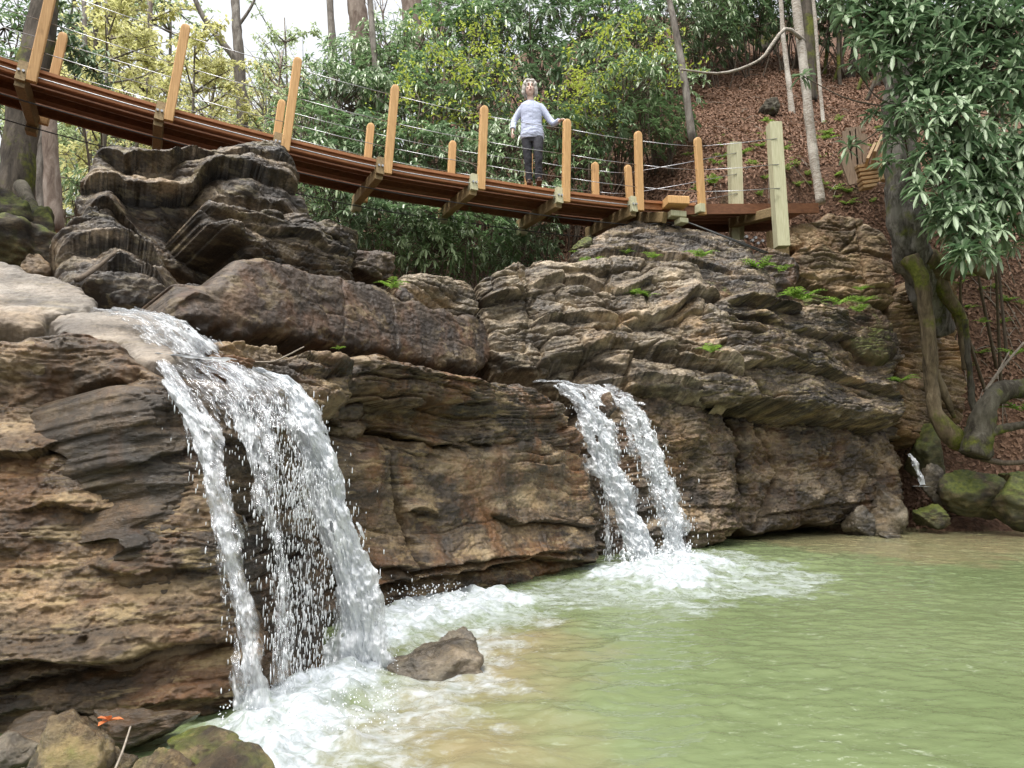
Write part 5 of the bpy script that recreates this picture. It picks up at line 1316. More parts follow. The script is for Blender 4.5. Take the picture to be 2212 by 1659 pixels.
# trunks behind the bridge
for (pl, w_, m_, lab) in [
    ([(905, 230, 24), (898, 120, 24), (890, 30, 24), (878, -200, 24.5)], 50, M_barkp, 'thick brown tree trunk rising above the rhododendrons before the fifth post'),
    ([(795, 240, 25), (786, 130, 25), (770, 0, 25), (752, -250, 25.5)], 46, M_barkp, 'thick brown tree trunk at the edge of the sky beside the slim sapling'),
    ([(950, 110, 30), (946, 40, 30), (938, -30, 30)], 26, M_barkp, 'farther pale trunk behind the two thick brown trunks'),
    ([(828, 285, 16.5), (818, 200, 16.5), (805, 80, 16.5), (796, -60, 16.7)], 15, M_barkg, 'slim grey green sapling standing before the thick brown trunks'),
    ([(730, 300, 22), (724, 180, 22), (716, 60, 22), (706, -120, 22.5)], 18, M_barkg, 'slim grey trunk standing alone against the sky'),
    ([(25, 560, 10.6), (32, 460, 10.6), (40, 330, 10.7), (62, 180, 10.8), (92, 40, 11), (110, -150, 11.2)], 70, M_barkd, 'big dark mossy trunk at the near end of the bridge'),
    ([(120, 500, 13.5), (112, 380, 13.5), (106, 250, 13.6), (100, 60, 13.8), (98, -100, 14)], 32, M_barkp, 'thicker pinkish trunk of the pair under the near end of the bridge'),
    ([(88, 470, 13.9), (86, 360, 13.9), (90, 250, 14), (94, 60, 14.2)], 18, M_barkg, 'thinner grey trunk of the pair under the near end of the bridge'),
    ([(192, 380, 19), (190, 300, 19), (186, 200, 19.2), (180, -60, 19.6)], 12, M_barkg, 'thin grey trunk seen through the gap under the second post'),
    ([(214, 400, 24), (214, 280, 24), (212, 120, 24), (214, -60, 24.5)], 10, M_barkd, 'very thin dark trunk next to the thin grey trunk'),
    ([(322, 330, 26), (320, 200, 26), (322, 80, 26), (326, -80, 26)], 14, M_barkp, 'straight thin brown trunk behind the second post'),
    ([(208, 120, 21), (206, 60, 21), (206, -50, 21)], 10, M_barkd, 'short dark broken stem in the new yellow leaves')]:
    Y = pl[0][2]
    trunk_tree('tree', [at(*q) for q in pl], [px_r(w_ * 1.15, Y), px_r(w_, Y), px_r(w_ * .92, Y), px_r(w_ * .8, Y)], m_, lab, 'tree', n=30, seg=12)
trunk_tree('tree', [at(528, 330, 20), at(522, 220, 20), at(515, 110, 20), at(508, 0, 20.2), at(500, -200, 20.6)], [px_r(26, 20), px_r(24, 20), px_r(22, 20), px_r(18, 20), px_r(14, 20)], M_barkg, 'forked grey tree with a long leaning limb against the white sky', limbs=[([at(518, 190, 20), at(508, 130, 19.9), at(470, 80, 19.8), at(430, 20, 19.7), at(405, -60, 19.6)], (px_r(18, 20), px_r(9, 20))), ([at(512, 60, 20.1), at(545, 10, 20.2), at(570, -60, 20.3)], (px_r(8, 20), px_r(4, 20)))])


def branchy(seed, H, spread, nb, leaf_n, leaf, lmat, bmat, name, crown_from=.3, up=.6, r0=.09, needle=False):
    """a small tree: trunk with limbs and twigs, leaves set along the twigs"""
    rnd = random.Random(seed); r = np.random.default_rng(seed)
    root = empty(name, (0, 0, 0)); m = MB(); LP = []; LD = []
    top = Vector((rnd.uniform(-.3, .3), rnd.uniform(-.3, .3), H))
    tr = catmull([Vector((0, 0, -.6)), Vector((rnd.uniform(-.1, .1), 0, H * .35)), Vector((rnd.uniform(-.25, .25), 0, H * .7)), top], 14)
    m.tube(tr, list(np.linspace(r0, r0 * .2, 14)), 7, .1)
    for k in range(nb):
        u = crown_from + (1 - crown_from) * (k + rnd.random()) / nb
        p = tr[min(13, int(u * 13))]
        a = rnd.uniform(0, 6.28); L = spread * (1.15 - .75 * u) * rnd.uniform(.6, 1.1)
        d = Vector((math.cos(a), math.sin(a), up * rnd.uniform(.2, 1.3)))
        q = [p, p + d * L * .5 + Vector((0, 0, rnd.uniform(-.1, .15) * L)), p + d * L + Vector((0, 0, (rnd.uniform(-.2, .3) if not needle else -.25) * L))]
        c = catmull(q, 8); m.tube(c, list(np.linspace(r0 * .32, r0 * .07, 8)), 5, .1, cap=False)
        for j in range(7):
            b = c[rnd.randint(2, 7)]
            e = b + Vector((rnd.uniform(-1, 1), rnd.uniform(-1, 1), rnd.uniform(-.5, .9))).normalized() * L * rnd.uniform(.18, .42)
            mid = b.lerp(e, .5) + Vector((0, 0, .03))
            m.tube([b, mid, e], [r0 * .08, r0 * .06, r0 * .04], 3, cap=False)
            for _ in range(leaf_n):
                s = rnd.uniform(.15, 1.05); pt = b.lerp(e, s)
                LP.append((pt.x + rnd.gauss(0, .05), pt.y + rnd.gauss(0, .05), pt.z + rnd.gauss(0, .05))); LD.append((rnd.uniform(-1, 1), rnd.uniform(-1, 1), rnd.uniform(-.8, .5)))
    link_mesh('trunk', m.v, m.f, bmat, root, smooth_=True)
    if LP:
        n = len(LP); ln = leaf * r.uniform(.6, 1.2, n)
        v, f = leaves(np.array(LP), np.array(LD), ln, ln * (.12 if needle else .55), .2)
        link_mesh('crown', v, f, lmat, root)
    return root


kinds = {'y': [branchy(21, 7.5, 2.6, 26, 17, .13, M_yellow, M_barkg, 'tree', .25), branchy(22, 9.0, 2.9, 28, 16, .13, M_yellow, M_barkg, 'tree', .3)],
         'p': [branchy(23, 8.5, 2.8, 30, 20, .14, M_pale, M_barkg, 'tree', .2), branchy(24, 10, 2.4, 36, 24, .18, M_needle, M_barkp, 'pine_tree', .15, .1, .1, True)],
         'b': [branchy(25, 10, 2.6, 22, 1, .08, M_yellow, M_barkp, 'tree', .3, 1.5, .08), branchy(26, 8, 2.0, 20, 2, .08, M_pale, M_barkg, 'sapling', .2, 1.6, .06)]}
kinds['t'] = [branchy(41, 19, 5.2, 44, 20, .17, M_pale, M_barkg, 'tree', .3, .5, .16), branchy(42, 17, 4.6, 44, 18, .17, M_yellow, M_barkp, 'tree', .28, .6, .14)]
TR = [('t', 0, 360, 90, 32, 1.0), ('t', 1, 250, 60, 30, 1.0), ('t', 0, 620, 60, 38, 1.0), ('t', 1, 480, 80, 40, 1.1), ('t', 0, 160, 40, 34, 1.1), ('t', 0, 820, 20, 42, 1.1), ('t', 1, 590, 160, 34, .8), ('y', 0, 230, 200, 17, 1.0), ('y', 1, 300, 150, 20, 1.0), ('y', 0, 420, 190, 19, 1.0), ('y', 1, 470, 250, 22, .9), ('y', 0, 560, 240, 20, .8), ('y', 1, 600, 200, 25, 1.0), ('y', 0, 350, 60, 24, 1.2), ('y', 1, 240, 20, 24, 1.2), ('y', 0, 520, 130, 28, 1.1),
      ('p', 0, 640, 240, 22, .9), ('p', 1, 645, 160, 30, 1.2), ('p', 1, 560, 150, 36, 1.2), ('p', 0, 170, 380, 22, .8), ('p', 0, 60, 420, 20, .7), ('p', 1, 150, 420, 26, .8), ('p', 1, 420, 290, 30, 1.0), ('p', 0, 500, 320, 26, .8), ('p', 1, 680, 110, 34, 1.3), ('p', 1, 330, 260, 34, 1.2), ('p', 0, 270, 300, 28, 1.0), ('p', 1, 100, 200, 30, 1.3), ('p', 0, 20, 250, 26, 1.2), ('p', 1, 200, 60, 36, 1.5), ('p', 1, 760, 60, 38, 1.4), ('p', 0, 840, 60, 32, 1.1), ('p', 1, 1000, 10, 36, 1.2),
      ('p', 0, 620, 130, 27, 1.0), ('p', 1, 480, 180, 40, 1.4), ('p', 0, 380, 230, 31, 1.0), ('p', 1, 590, 60, 42, 1.4), ('p', 1, 250, 120, 42, 1.6), ('p', 0, 120, 300, 30, 1.1), ('y', 0, 660, 260, 26, .9), ('b', 0, 610, 80, 24, 1.0), ('b', 0, 680, 60, 26, 1.0), ('b', 1, 570, 60, 22, 1.0), ('b', 0, 460, 50, 28, 1.1), ('b', 1, 660, 40, 20, .9), ('b', 0, 380, 90, 30, 1.1), ('b', 1, 590, 130, 21, .9), ('b', 0, 840, 0, 30, 1.1), ('b', 1, 740, 90, 24, .9), ('b', 0, 300, 20, 26, 1.0)]
TL = {'y': 'young tree with yellow green leaves', 'p': 'soft pale green leafy tree', 'b': 'bare twiggy tree', 't': 'tall leafy forest tree'}
first = {}
for i, (k, v, px, py, Y, sc) in enumerate(TR):
    src = kinds[k][v]; zc = {0: 5.0, 1: 6.0}[v] * sc * (2.2 if k == 't' else 1)
    c = at(px, py, Y); loc = c - Vector((0, 0, zc))
    g0 = float(ground_z(loc.x, loc.y))
    loc.z = min(loc.z, g0 + .3)
    a, b = where(px, py)
    desc = 'pale green fine needled pine' if (k == 'p' and v == 1) else TL[k]
    lab = '%s %s, %s' % ('near' if Y < 23 else 'distant' if Y < 29 else 'faint', desc, a)
    kk = _used_labels.get(lab, 0); _used_labels[lab] = kk + 1
    if kk: lab += [', taller one', ', leaning one', ', fuller one', ', thinner one', ', smallest one'][kk - 1]
    if src.get('label') is None:
        src.location = loc; src.scale = (sc,) * 3; tag(src, lab, 'tree', 'trees beyond the bridge')
    else:
        dup(src, loc, rr_.uniform(0, 6.28), sc, lab, 'trees beyond the bridge')
# leafy twigs of yellow green in front of the rhododendrons
sp = [branchy(31, 2.6, 1.5, 15, 4, .085, M_spring, M_twig, 'sapling', .3, .35, .022), branchy(32, 2.2, 1.7, 13, 4, .085, M_spring, M_twig, 'sapling', .3, .25, .022)]
for i, (px, py, Y, sc, v, lab) in enumerate([(950, 165, 15.2, 1.0, 0, 'bright yellow green sapling high before the rhododendrons near the fifth post'), (1040, 200, 14.8, 1.1, 1, 'bright yellow green sapling spreading behind the woman on her near side'), (1020, 120, 16, .9, 0, 'bright yellow green sapling higher up the slope behind the woman'), (1210, 200, 14.4, 1.0, 1, 'bright yellow green sapling just above the post the woman holds'), (1300, 150, 14.6, 1.1, 0, 'bright yellow green sapling above the seventh post'), (1400, 130, 14.8, .9, 1, 'bright yellow green sapling near the bare slope edge'), (900, 220, 14.2, .8, 1, 'bright yellow green sapling just above the rails by the fourth post'), (1270, 235, 14.2, .7, 0, 'small bright yellow green sapling beside the woman and the held post')]):
    loc = at(px, py, Y) - Vector((0, 0, 1.6 * sc)); o = sp[v]
    if o.get('label') is None:
        o.location = loc; o.scale = (sc,) * 3; tag(o, lab, 'sapling', 'yellow green saplings')
    else: dup(o, loc, rr_.uniform(0, 6.28), sc, lab, 'yellow green saplings')
# rhododendron near the first posts, on the near bank
hanging(11, [(150, 100, 11.4, 60, 34), (200, 150, 11.6, 60, 30), (120, 40, 11.4, 60, 26), (230, 190, 11.8, 30, 10)], .15, gp(-6.6, 11.5), 'bright green leafy bough behind the first pair of posts', M_rhodo2)
hanging(12, [(20, 130, 11.6, 60, 34), (10, 60, 11.8, 70, 34), (40, 20, 12, 60, 26), (15, 215, 11.2, 25, 8)], .15, gp(-7.6, 11.5), 'dark leafy bough at the near end of the bridge, beside the mossy trunk', M_rhodo)
hanging(13, [(165, 400, 15, 60, 40), (210, 430, 15.5, 50, 30), (60, 420, 15, 50, 30)], .15, gp(-8.3, 15), 'low green shrub under the near end of the bridge behind the dark outcrop', M_rhodo)
# mossy bank by the near trunk
M_mound = rock_mat('earth_mound', dark=(.015, .012, .008), mid=(.05, .04, .025), light=(.13, .1, .06), lichen=.1, gloss=(.6, .9), balance=.5, moss=.3)
for i, (px, py, Y, sz, lab) in enumerate([(30, 540, 8.6, (.55, .5, .55), 'big mossy mound at the foot of the dark trunk'), (75, 500, 9.2, (.35, .4, .45), 'smaller mossy lump beside the big mossy mound'), (5, 470, 9.0, (.4, .4, .5), 'upper mossy lump against the dark trunk')]):
    q = at(px, py, Y); boulder('mossy_mound', (q.x, q.y, q.z - sz[2]), sz, M_mound, 60 + i, i, lab, 'mound')
trunk_tree('tree_root', [at(45, 400, 10), at(70, 450, 9.6), at(100, 500, 9.2), at(112, 540, 9.0)], [px_r(30, 10), px_r(26, 10), px_r(22, 10), px_r(12, 10)], M_barkm, 'mossy root running down beside the dark outcrop', 'root', n=24)
q = on_ground(1662, 250); boulder('tree_stump', (q.x, q.y, q.z - .08), (.34, .3, .3), M_barkm, 71, 0, 'dark mossy rotten stump on the leaf covered slope', 'stump')

# ---------------- fallen leaves, ferns, twigs
r = np.random.default_rng(77); n = 52000
x = r.uniform(.5, 11.5, n); y = 12.2 + (r.uniform(0, 1, n) ** 1.3) * 12
z = ground_z(x, y) + .1 * fbm2(x * .9, y * .9, 4) * smooth(0, 3, np.abs(y - 6) - 3)
e = .05
gx = (ground_z(x + e, y) - ground_z(x - e, y)) / (2 * e); gy = (ground_z(x, y + e) - ground_z(x, y - e)) / (2 * e)
nr = unit(np.stack([-gx, -gy, np.ones(n)], 1) + r.normal(0, .45, (n, 3)))
dv = np.cross(nr, unit(r.normal(size=(n, 3)))); ln = r.uniform(.05, .11, n)
v, f = leaves(np.stack([x, y, z + .015], 1), dv, ln, ln * .55, r.uniform(-.3, .3, (n, 1)), .25, nr)
tag(link_mesh('fallen_leaves', v, f, M_dry), 'brown fallen leaves covering the slope', 'leaves', kind='stuff')

m = MB(); rnd = random.Random(8)
for i in range(150):
    px, py = rnd.uniform(1480, 2212), rnd.uniform(120, 430) if i % 3 else rnd.uniform(480, 900)
    if px > 1950 and py < 450: continue
    if py > 450 and px < 2080: px = rnd.uniform(2080, 2230)
    q = on_ground(px, py); a = rnd.uniform(0, 6.28); L = rnd.uniform(.15, .6); dv_ = Vector((math.cos(a), math.sin(a) * .6, 0))
    e0 = q - dv_ * L / 2; e1_ = q + dv_ * L / 2
    for e_ in (e0, e1_): e_.z = float(ground_z(e_.x, e_.y)) + .05
    m.tube([e0, (e0 + e1_) / 2 + Vector((0, 0, .03)), e1_], [.008, .007, .004], 5)
tag(m.build('fallen_twigs', M_twig, None, True), 'thin fallen twigs strewn over the leaf covered slope', 'twigs', kind='stuff')


def fern(seed, nf=8, L=.22):
    rnd = random.Random(seed); B, D, Ln = [], [], []
    m = MB()
    for k in range(nf):
        a = rnd.uniform(0, 6.28); l = L * rnd.uniform(.7, 1.2)
        d = Vector((math.cos(a) * .8, math.sin(a) * .8, rnd.uniform(.5, 1.1))).normalized()
        pts = [d * l * s + Vector((0, 0, -l * .45 * s * s)) for s in np.linspace(0, 1, 8)]
        m.tube(pts, .002, 3, cap=False)
        sd = d.cross(Vector((0, 0, 1))).normalized()
        for j in range(1, 8):
            for s in (-1, 1):
                B.append(pts[j]); D.append(sd * s + d * .5); Ln.append(l * .3 * (1.1 - j / 8))
    Ln = np.array(Ln); v, f = leaves(np.array([tuple(b) for b in B]), np.array([tuple(b) for b in D]), Ln, Ln * .35, .15)
    root = empty('fern', (0, 0, 0)); link_mesh('foliage', v, f, M_fern, root); link_mesh('stem', m.v, m.f, M_fern, root)
    return root


fr = [fern(1), fern(2, 10, .26), fern(3, 6, .18)]
FE = [(1255, 545, 10.9, 'fern on the earth under the sixth post'), (1275, 560, 10.5, 'fern at the top edge of the layered stack below the landing'), (1352, 540, 10.9, 'fern growing from the crack in the grey mound'), (1410, 550, 10.8, 'bushy fern on the ledge beneath the landing blocks'), (1375, 630, 10.0, 'fern halfway down the broad tan stack'), (1400, 632, 10.0, 'small fern next to the one halfway down the stack'), (1515, 548, 10.9, 'fern on the grey mound toward the pale post'), (1640, 572, 11.1, 'fern at the foot of the dark knob of rock'), (1690, 578, 11.3, 'fern on the earthy ledge below the pale post'), (1710, 632, 10.6, 'fern above the dark wedge'), (1735, 640, 10.6, 'wide fern on top of the dark wedge'), (1860, 620, 11.7, 'long soft fern below the sandstone block'), (1812, 650, 11.0, 'fern on the wedge edge below the long soft fern'), (1865, 645, 11.5, 'fern between the wedge and the sandstone'), (1855, 665, 11.2, 'small fern tip at the far end of the wedge'), (1535, 752, 9.5, 'small fern on the overhang of the stack'), (1945, 818, 11.6, 'fern on the rock by the long root'), (2125, 690, 12.4, 'fern among roots on the far slope'), (2190, 760, 12.2, 'fern above the arching mossy trunk'), (2205, 880, 11.2, 'leafy tuft under the arching mossy trunk'), (732, 740, 6.2, 'tiny green seedling on the tan ledge below the brown slab'), (845, 612, 8.0, 'small plant on the squarish dark boulder'),
      (1690, 315, 14.6, 'fern beside the tall pale post on the slope'), (1695, 335, 14.4, 'second fern beside the tall pale post, lower down'), (1625, 345, 14.5, 'green tuft between the two pale posts'), (1560, 330, 14.6, 'green tuft uphill of the eighth post'), (1720, 390, 13.9, 'green tuft before the birch foot'), (1800, 400, 13.7, 'seedlings beside the birch foot'), (1805, 370, 14.0, 'leafy seedling between birch and stairs'), (1640, 410, 13.6, 'green tuft on the slope above the ramp'), (1790, 290, 15.0, 'pale seedling uphill of the birch'), (1540, 390, 14.0, 'grass like tuft behind the eighth post'), (1880, 425, 13.2, 'leafy plant in front of the bottom stair'), (1830, 430, 13.2, 'small green plant on the earth by the stair foot')]
for i, (px, py, Y, lab) in enumerate(FE):
    o = fr[i % 3]; loc = (at(px, py, Y) if px < 1550 or py > 440 or px > 1910 else on_ground(px, py + 8)) - Vector((0, 0, .06)); sc = 1.25 if px > 1450 else 1.0
    if py > 700 and px < 900: sc = .45
    if o.get('label') is None:
        o.location = loc; o.scale = (sc,) * 3; tag(o, lab, 'fern', 'ferns and seedlings')
    else: dup(o, loc, rr_.uniform(0, 6.28), sc * rr_.uniform(.8, 1.25), lab, 'ferns and seedlings')

for i in range(46):
    px, py = rr_.uniform(1490, 1930), rr_.uniform(250, 430)
    q = on_ground(px, py)
    dup(fr[i % 3], q - Vector((0, 0, .03)), rr_.uniform(0, 6.28), rr_.uniform(.6, 1.3), 'small green seedling sprouting from the fallen leaves on the slope', 'seedlings in the leaf litter')

for i in range(16):
    px, py = rr_.uniform(2070, 2210), rr_.uniform(590, 960)
    q = on_ground(px, py)
    dup(fr[i % 3], q - Vector((0, 0, .03)), rr_.uniform(0, 6.28), rr_.uniform(.8, 1.5), 'green fern growing among the roots on the steep far bank', 'ferns on the steep far bank')


def stick(pts, r0, r1, mat, label, name='stick'):
    m = MB(); m.tube(catmull(pts, 14), list(np.linspace(r0, r1, 14)), 6, .2); tag(m.build(name, mat, None, True), label, 'stick')


stick([at(552, 782, 4.55), at(590, 781, 4.5), at(612, 772, 4.5), at(657, 749, 4.55)], .006, .004, M_twig, 'bent twig lying on the ochre ledge above the larger waterfall')
stick([at(165, 605, 5.1), at(200, 585, 5.3), at(250, 545, 5.5)], .02, .012, M_stem, 'dark broken branch propped on the low rippled outcrop')
stick([at(240, 1680, 2.3), at(262, 1630, 2.36), at(282, 1570, 2.5)], .004, .003, M_twig, 'thin pale twig leaning between the near shore stones')
stick([at(1490, 470, 13), at(1560, 462, 13.2), at(1640, 470, 13.4)], .02, .01, M_stem, 'dark branch lying on the slope under the ramp')
stick([at(2212, 740, 12), at(2160, 800, 12), at(2128, 845, 12.0)], .018, .03, M_twig, 'bare grey branch leaning on the far bank above the arching trunk')
stick([at(2180, 760, 12), at(2140, 830, 11.9), at(2120, 870, 11.8)], .012, .012, M_twig, 'thin bare branch next to the bare grey branch')
stick([at(2120, 990, 11.3), at(2170, 1000, 11.3), at(2230, 996, 11.2)], .05, .04, M_stem, 'dark rotting log at the foot of the arching mossy trunk', 'log')
stick([at(1130, 560, 12.3), at(1142, 500, 12.3), at(1155, 450, 12.4)], .01, .006, M_twig, 'pale bare stem under the bridge beside the fifth beam')
stick([at(955, 325, 13), at(1010, 350, 12.9), at(1080, 385, 12.9)], .008, .005, M_twig, 'pale crooked twig behind the rails by the fifth post')
q = at(255, 1565, 2.55); v, f = leaves(np.array([tuple(q + Vector((-.03, 0, .01)))] * 5), np.array([(-.5, -.3, .4), (.6, -.2, .3), (.1, -.5, .6), (.5, .3, .1), (-.2, -.6, .1)]), np.full(5, .045), np.full(5, .024), .2)
tag(link_mesh('dead_leaf', v, f, M_red), 'crumpled orange dead leaf between the near shore stones', 'leaf')
# ------------------------------------------------------------------ the woman on the bridge
def fuse(m, voxel, smooth_it=4, fac=.5):
    """one continuous surface from overlapping closed pieces"""
    me = bpy.data.meshes.new('tmp'); me.from_pydata(m.v, [], m.f); me.update()
    bm = bmesh.new(); bm.from_mesh(me); bmesh.ops.recalc_face_normals(bm, faces=bm.faces); bm.to_mesh(me); bm.free()
    o = bpy.data.objects.new('tmp', me); COL.objects.link(o)
    a = o.modifiers.new('r', 'REMESH'); a.mode = 'VOXEL'; a.voxel_size = voxel
    s = o.modifiers.new('s', 'SMOOTH'); s.iterations = smooth_it; s.factor = fac
    dg = bpy.context.evaluated_depsgraph_get(); ev = o.evaluated_get(dg); em = ev.to_mesh()
    V = np.empty(len(em.vertices) * 3); em.vertices.foreach_get('co', V); V = V.reshape(-1, 3).copy()
    Fc = [tuple(p.vertices) for p in em.polygons]
    ev.to_mesh_clear(); bpy.data.objects.remove(o)
    return V, Fc


def loft(m, rings, seg=18, p=2.0):
    b = len(m.v)
    for (c, rx, ry) in rings:
        for k in range(seg):
            a = 2 * math.pi * k / seg
            m.v.append((c[0] + rx * math.cos(a), c[1] + ry * math.sin(a), c[2]))
    n = len(rings)
    for i in range(n - 1):
        for k in range(seg):
            k2 = (k + 1) % seg
            m.f.append((b + i * seg + k, b + i * seg + k2, b + (i + 1) * seg + k2, b + (i + 1) * seg + k))
    m.f.append(tuple(b + k for k in range(seg - 1, -1, -1))); m.f.append(tuple(b + (n - 1) * seg + k for k in range(seg)))


def ball(m, c, rx, ry, rz, rot=None, seg=16, ring=10):
    b = len(m.v); Rm = rot or Matrix.Identity(3)
    for i in range(1, ring):
        th = math.pi * i / ring
        for k in range(seg):
            a = 2 * math.pi * k / seg
            m.v.append(tuple(Vector(c) + Rm @ Vector((rx * math.sin(th) * math.cos(a), ry * math.sin(th) * math.sin(a), rz * math.cos(th)))))
    for i in range(ring - 2):
        for k in range(seg):
            k2 = (k + 1) % seg
            m.f.append((b + i * seg + k, b + (i + 1) * seg + k, b + (i + 1) * seg + k2, b + i * seg + k2))
    m.f.append(tuple(b + k for k in range(seg))); m.f.append(tuple(b + (ring - 2) * seg + k for k in range(seg - 1, -1, -1)))


M_skin = simple_mat('skin', (.66, .46, .38), (.74, .54, .46), 30, .5, .03)
M_sweater = simple_mat('cloth_lavender', (.42, .46, .6), (.49, .53, .67), 60, .85, .08, spec=.2)
M_trouser = simple_mat('cloth_charcoal', (.03, .03, .036), (.055, .055, .064), 30, .85, .2, spec=.2)
M_hair = simple_mat('hair_grey', (.34, .31, .28), (.62, .59, .55), 9, .55, .5, (6, 6, 1))
M_shoe = simple_mat('leather_brown', (.05, .025, .016), (.1, .05, .03), 20, .5, .2)
M_dark = simple_mat('eye_dark', (.05, .035, .03), (.08, .05, .045), 10, .5, 0)
M_lip = simple_mat('lip', (.35, .14, .12), (.4, .17, .14), 10, .5, 0)
SC = 1.0
P0, tt, bk, up = bframe(1146)
foot = at(1150, 402, P0.y + .42)
post6 = front[7]; ptop = post6[0] + post6[1] * post6[2]
person = empty('person', foot, 'grey haired woman in a pale lavender sweater resting one hand on a bridge post', 'person')
Lp = ptop - foot                                   # post top in her own space
H = 1.0


def V3(*a): return Vector(a)


sh = [V3(-.165, .01, 1.385), V3(.155, .0, 1.385)]
# right arm hangs, left arm reaches to the post
el_r, wr_r = V3(-.285, .02, 1.10), V3(-.315, -.10, .875)
hand_t = Lp + V3(-.035, .03, .012)
wr_l = Lp + V3(-.105, .075, .012)
el_l = sh[1].lerp(wr_l, .5) + V3(.03, .06, -.15)
hip = [V3(-.085, .0, .9), V3(.08, .0, .9)]
kn = [V3(-.075, -.02, .49), V3(.095, -.1, .50)]
an = [V3(-.05, .03, .09), V3(.105, -.05, .09)]
# --- body
b = MB()
loft(b, [((0, 0, .84), .13, .09), ((0, 0, 1.0), .12, .085), ((-.01, 0, 1.15), .13, .09), ((-.015, 0, 1.28), .135, .085), ((-.02, 0, 1.38), .085, .06), ((-.025, -.0, 1.43), .05, .05)])
for i in (0, 1):
    b.tube(catmull([hip[i], kn[i], an[i]], 14), list(np.linspace(.075, .04, 14)), 10)
    ball(b, an[i] + V3(0, -.06, -.05), .035, .11, .035)
b.tube(catmull([sh[0] + V3(.045, 0, -.05), el_r, wr_r], 14), list(np.linspace(.036, .024, 14)), 10)
b.tube(catmull([sh[1] + V3(-.045, 0, -.05), el_l, wr_l], 14), list(np.linspace(.045, .024, 14)), 10)
hc = V3(-.04, -.03, 1.622)                        # middle of the head
tiltm = Matrix.Rotation(R(-4), 3, 'X') @ Matrix.Rotation(R(6), 3, 'Z')
b.tube([V3(-.025, .0, 1.4), V3(-.03, -.005, 1.47), V3(-.037, -.01, 1.56)], [.058, .05, .052], 12)
def hd(x, y, z): return hc + tiltm @ V3(x * 1.16, y * 1.12, z * 1.14)
ball(b, hd(0, .012, .02), .083, .1, .11, tiltm); ball(b, hd(0, -.022, -.045), .065, .073, .086, tiltm); ball(b, hd(0, -.052, -.1), .026, .026, .02, tiltm)
ball(b, hd(0, -.092, -.012), .011, .014, .026, tiltm); ball(b, hd(0, -.1, -.028), .015, .014, .011, tiltm)
for s in (-1, 1):
    ball(b, hd(s * .035, -.068, -.025), .022, .018, .018, tiltm); ball(b, hd(s * .03, -.078, .03), .022, .012, .01, tiltm)
    ball(b, hd(s * .073, .012, -.01), .01, .018, .03, tiltm)
ball(b, hd(0, -.086, -.062), .022, .01, .012, tiltm)


def hand(m, wrist, pts_dir, palm_n, side, curl):
    """palm, four fingers of unequal length and a thumb leaving the side of the palm"""
    d = Vector(pts_dir).normalized(); n = Vector(palm_n); n = (n - d * n.dot(d)).normalized(); s = d.cross(n) * side
    c = Vector(wrist) + d * .045
    Rm = Matrix((s, d, n)).transposed()
    ball(m, c, .036, .052, .014, Rm, 12, 8)
    for k, (o, L) in enumerate(((-.027, .066), (-.009, .078), (.009, .074), (.026, .058))):
        p = c + d * .045 + s * o; cc = curl + .12 * k
        q1 = p + (d * math.cos(cc * .5) + n * math.sin(cc * .5)) * L * .45
        q2 = q1 + (d * math.cos(cc * 1.2) + n * math.sin(cc * 1.2)) * L * .32
        q3 = q2 + (d * math.cos(cc * 1.9) + n * math.sin(cc * 1.9)) * L * .25
        m.tube([p - d * .01, q1, q2, q3], [.0088, .0082, .0075, .006], 8)
    p = c - d * .02 - s * .03
    m.tube([p, p - s * .026 + d * .028 + n * .012, p - s * .03 + d * .06 + n * .022], [.012, .0098, .0075], 8)


hand(b, wr_r, (-.12, -.45, -.9), (.8, .1, -.25), 1, .55)
hd_d = (Lp + V3(.05, -.03, -.02)) - wr_l
hand(b, wr_l + V3(0, 0, .012), hd_d, (0, .1, -1), -1, .75)
Vb, Fb = fuse(b, .0042, 3)
# eye sockets
for s in (-1, 1):
    e = np.array(hd(s * .031, -.092, .008)); dd = np.linalg.norm(Vb - e, axis=1)
    Vb += np.array([0, .009, 0]) * np.exp(-(dd / .015) ** 2)[:, None]
Vw = Vb + np.array(foot)
body = part('body', Vw, Fb, M_skin, person)
for s in (-1, 1):
    m = MB(); ball(m, hd(s * .031, -.0805, .008), .013, .006, .0045, tiltm); part('eye', np.asarray(m.v) + np.array(foot), m.f, M_dark, person)
    m = MB(); m.tube([hd(s * .014, -.088, .027), hd(s * .03, -.089, .033), hd(s * .047, -.078, .028)], [.003, .0036, .002], 6); part('eyebrow', np.asarray(m.v) + np.array(foot), m.f, M_hair, person)
m = MB(); m.tube([hd(-.024, -.086, -.063), hd(-.008, -.0965, -.0595), hd(0, -.097, -.061), hd(.008, -.0965, -.0595), hd(.024, -.086, -.063)], [.002, .0052, .0055, .0052, .002], 7); part('mouth', np.asarray(m.v) + np.array(foot), m.f, M_lip, person)
# --- hair: a soft bob with a parting, open at the face
h = MB()
ball(h, hd(0, .022, .035), .108, .108, .116, tiltm); ball(h, hd(0, .05, -.03), .116, .085, .115, tiltm)
for s in (-1, 1):
    ball(h, hd(s * .08, -.005, -.01), .034, .055, .09, tiltm); ball(h, hd(s * .084, .0, -.065), .034, .046, .052, tiltm); ball(h, hd(s * .03, -.04, .094), .05, .045, .03, tiltm); ball(h, hd(s * .072, -.04, .05), .024, .032, .044, tiltm)
Vh, Fh = fuse(h, .0055, 4)
dl = fbm3(Vh * np.array([38, 38, 9]), 4, .65)
Vh = Vh + unit(Vh - np.array(hc)) * (dl * .008)[:, None]
part('hair', Vh + np.array(foot), Fh, M_hair, person)
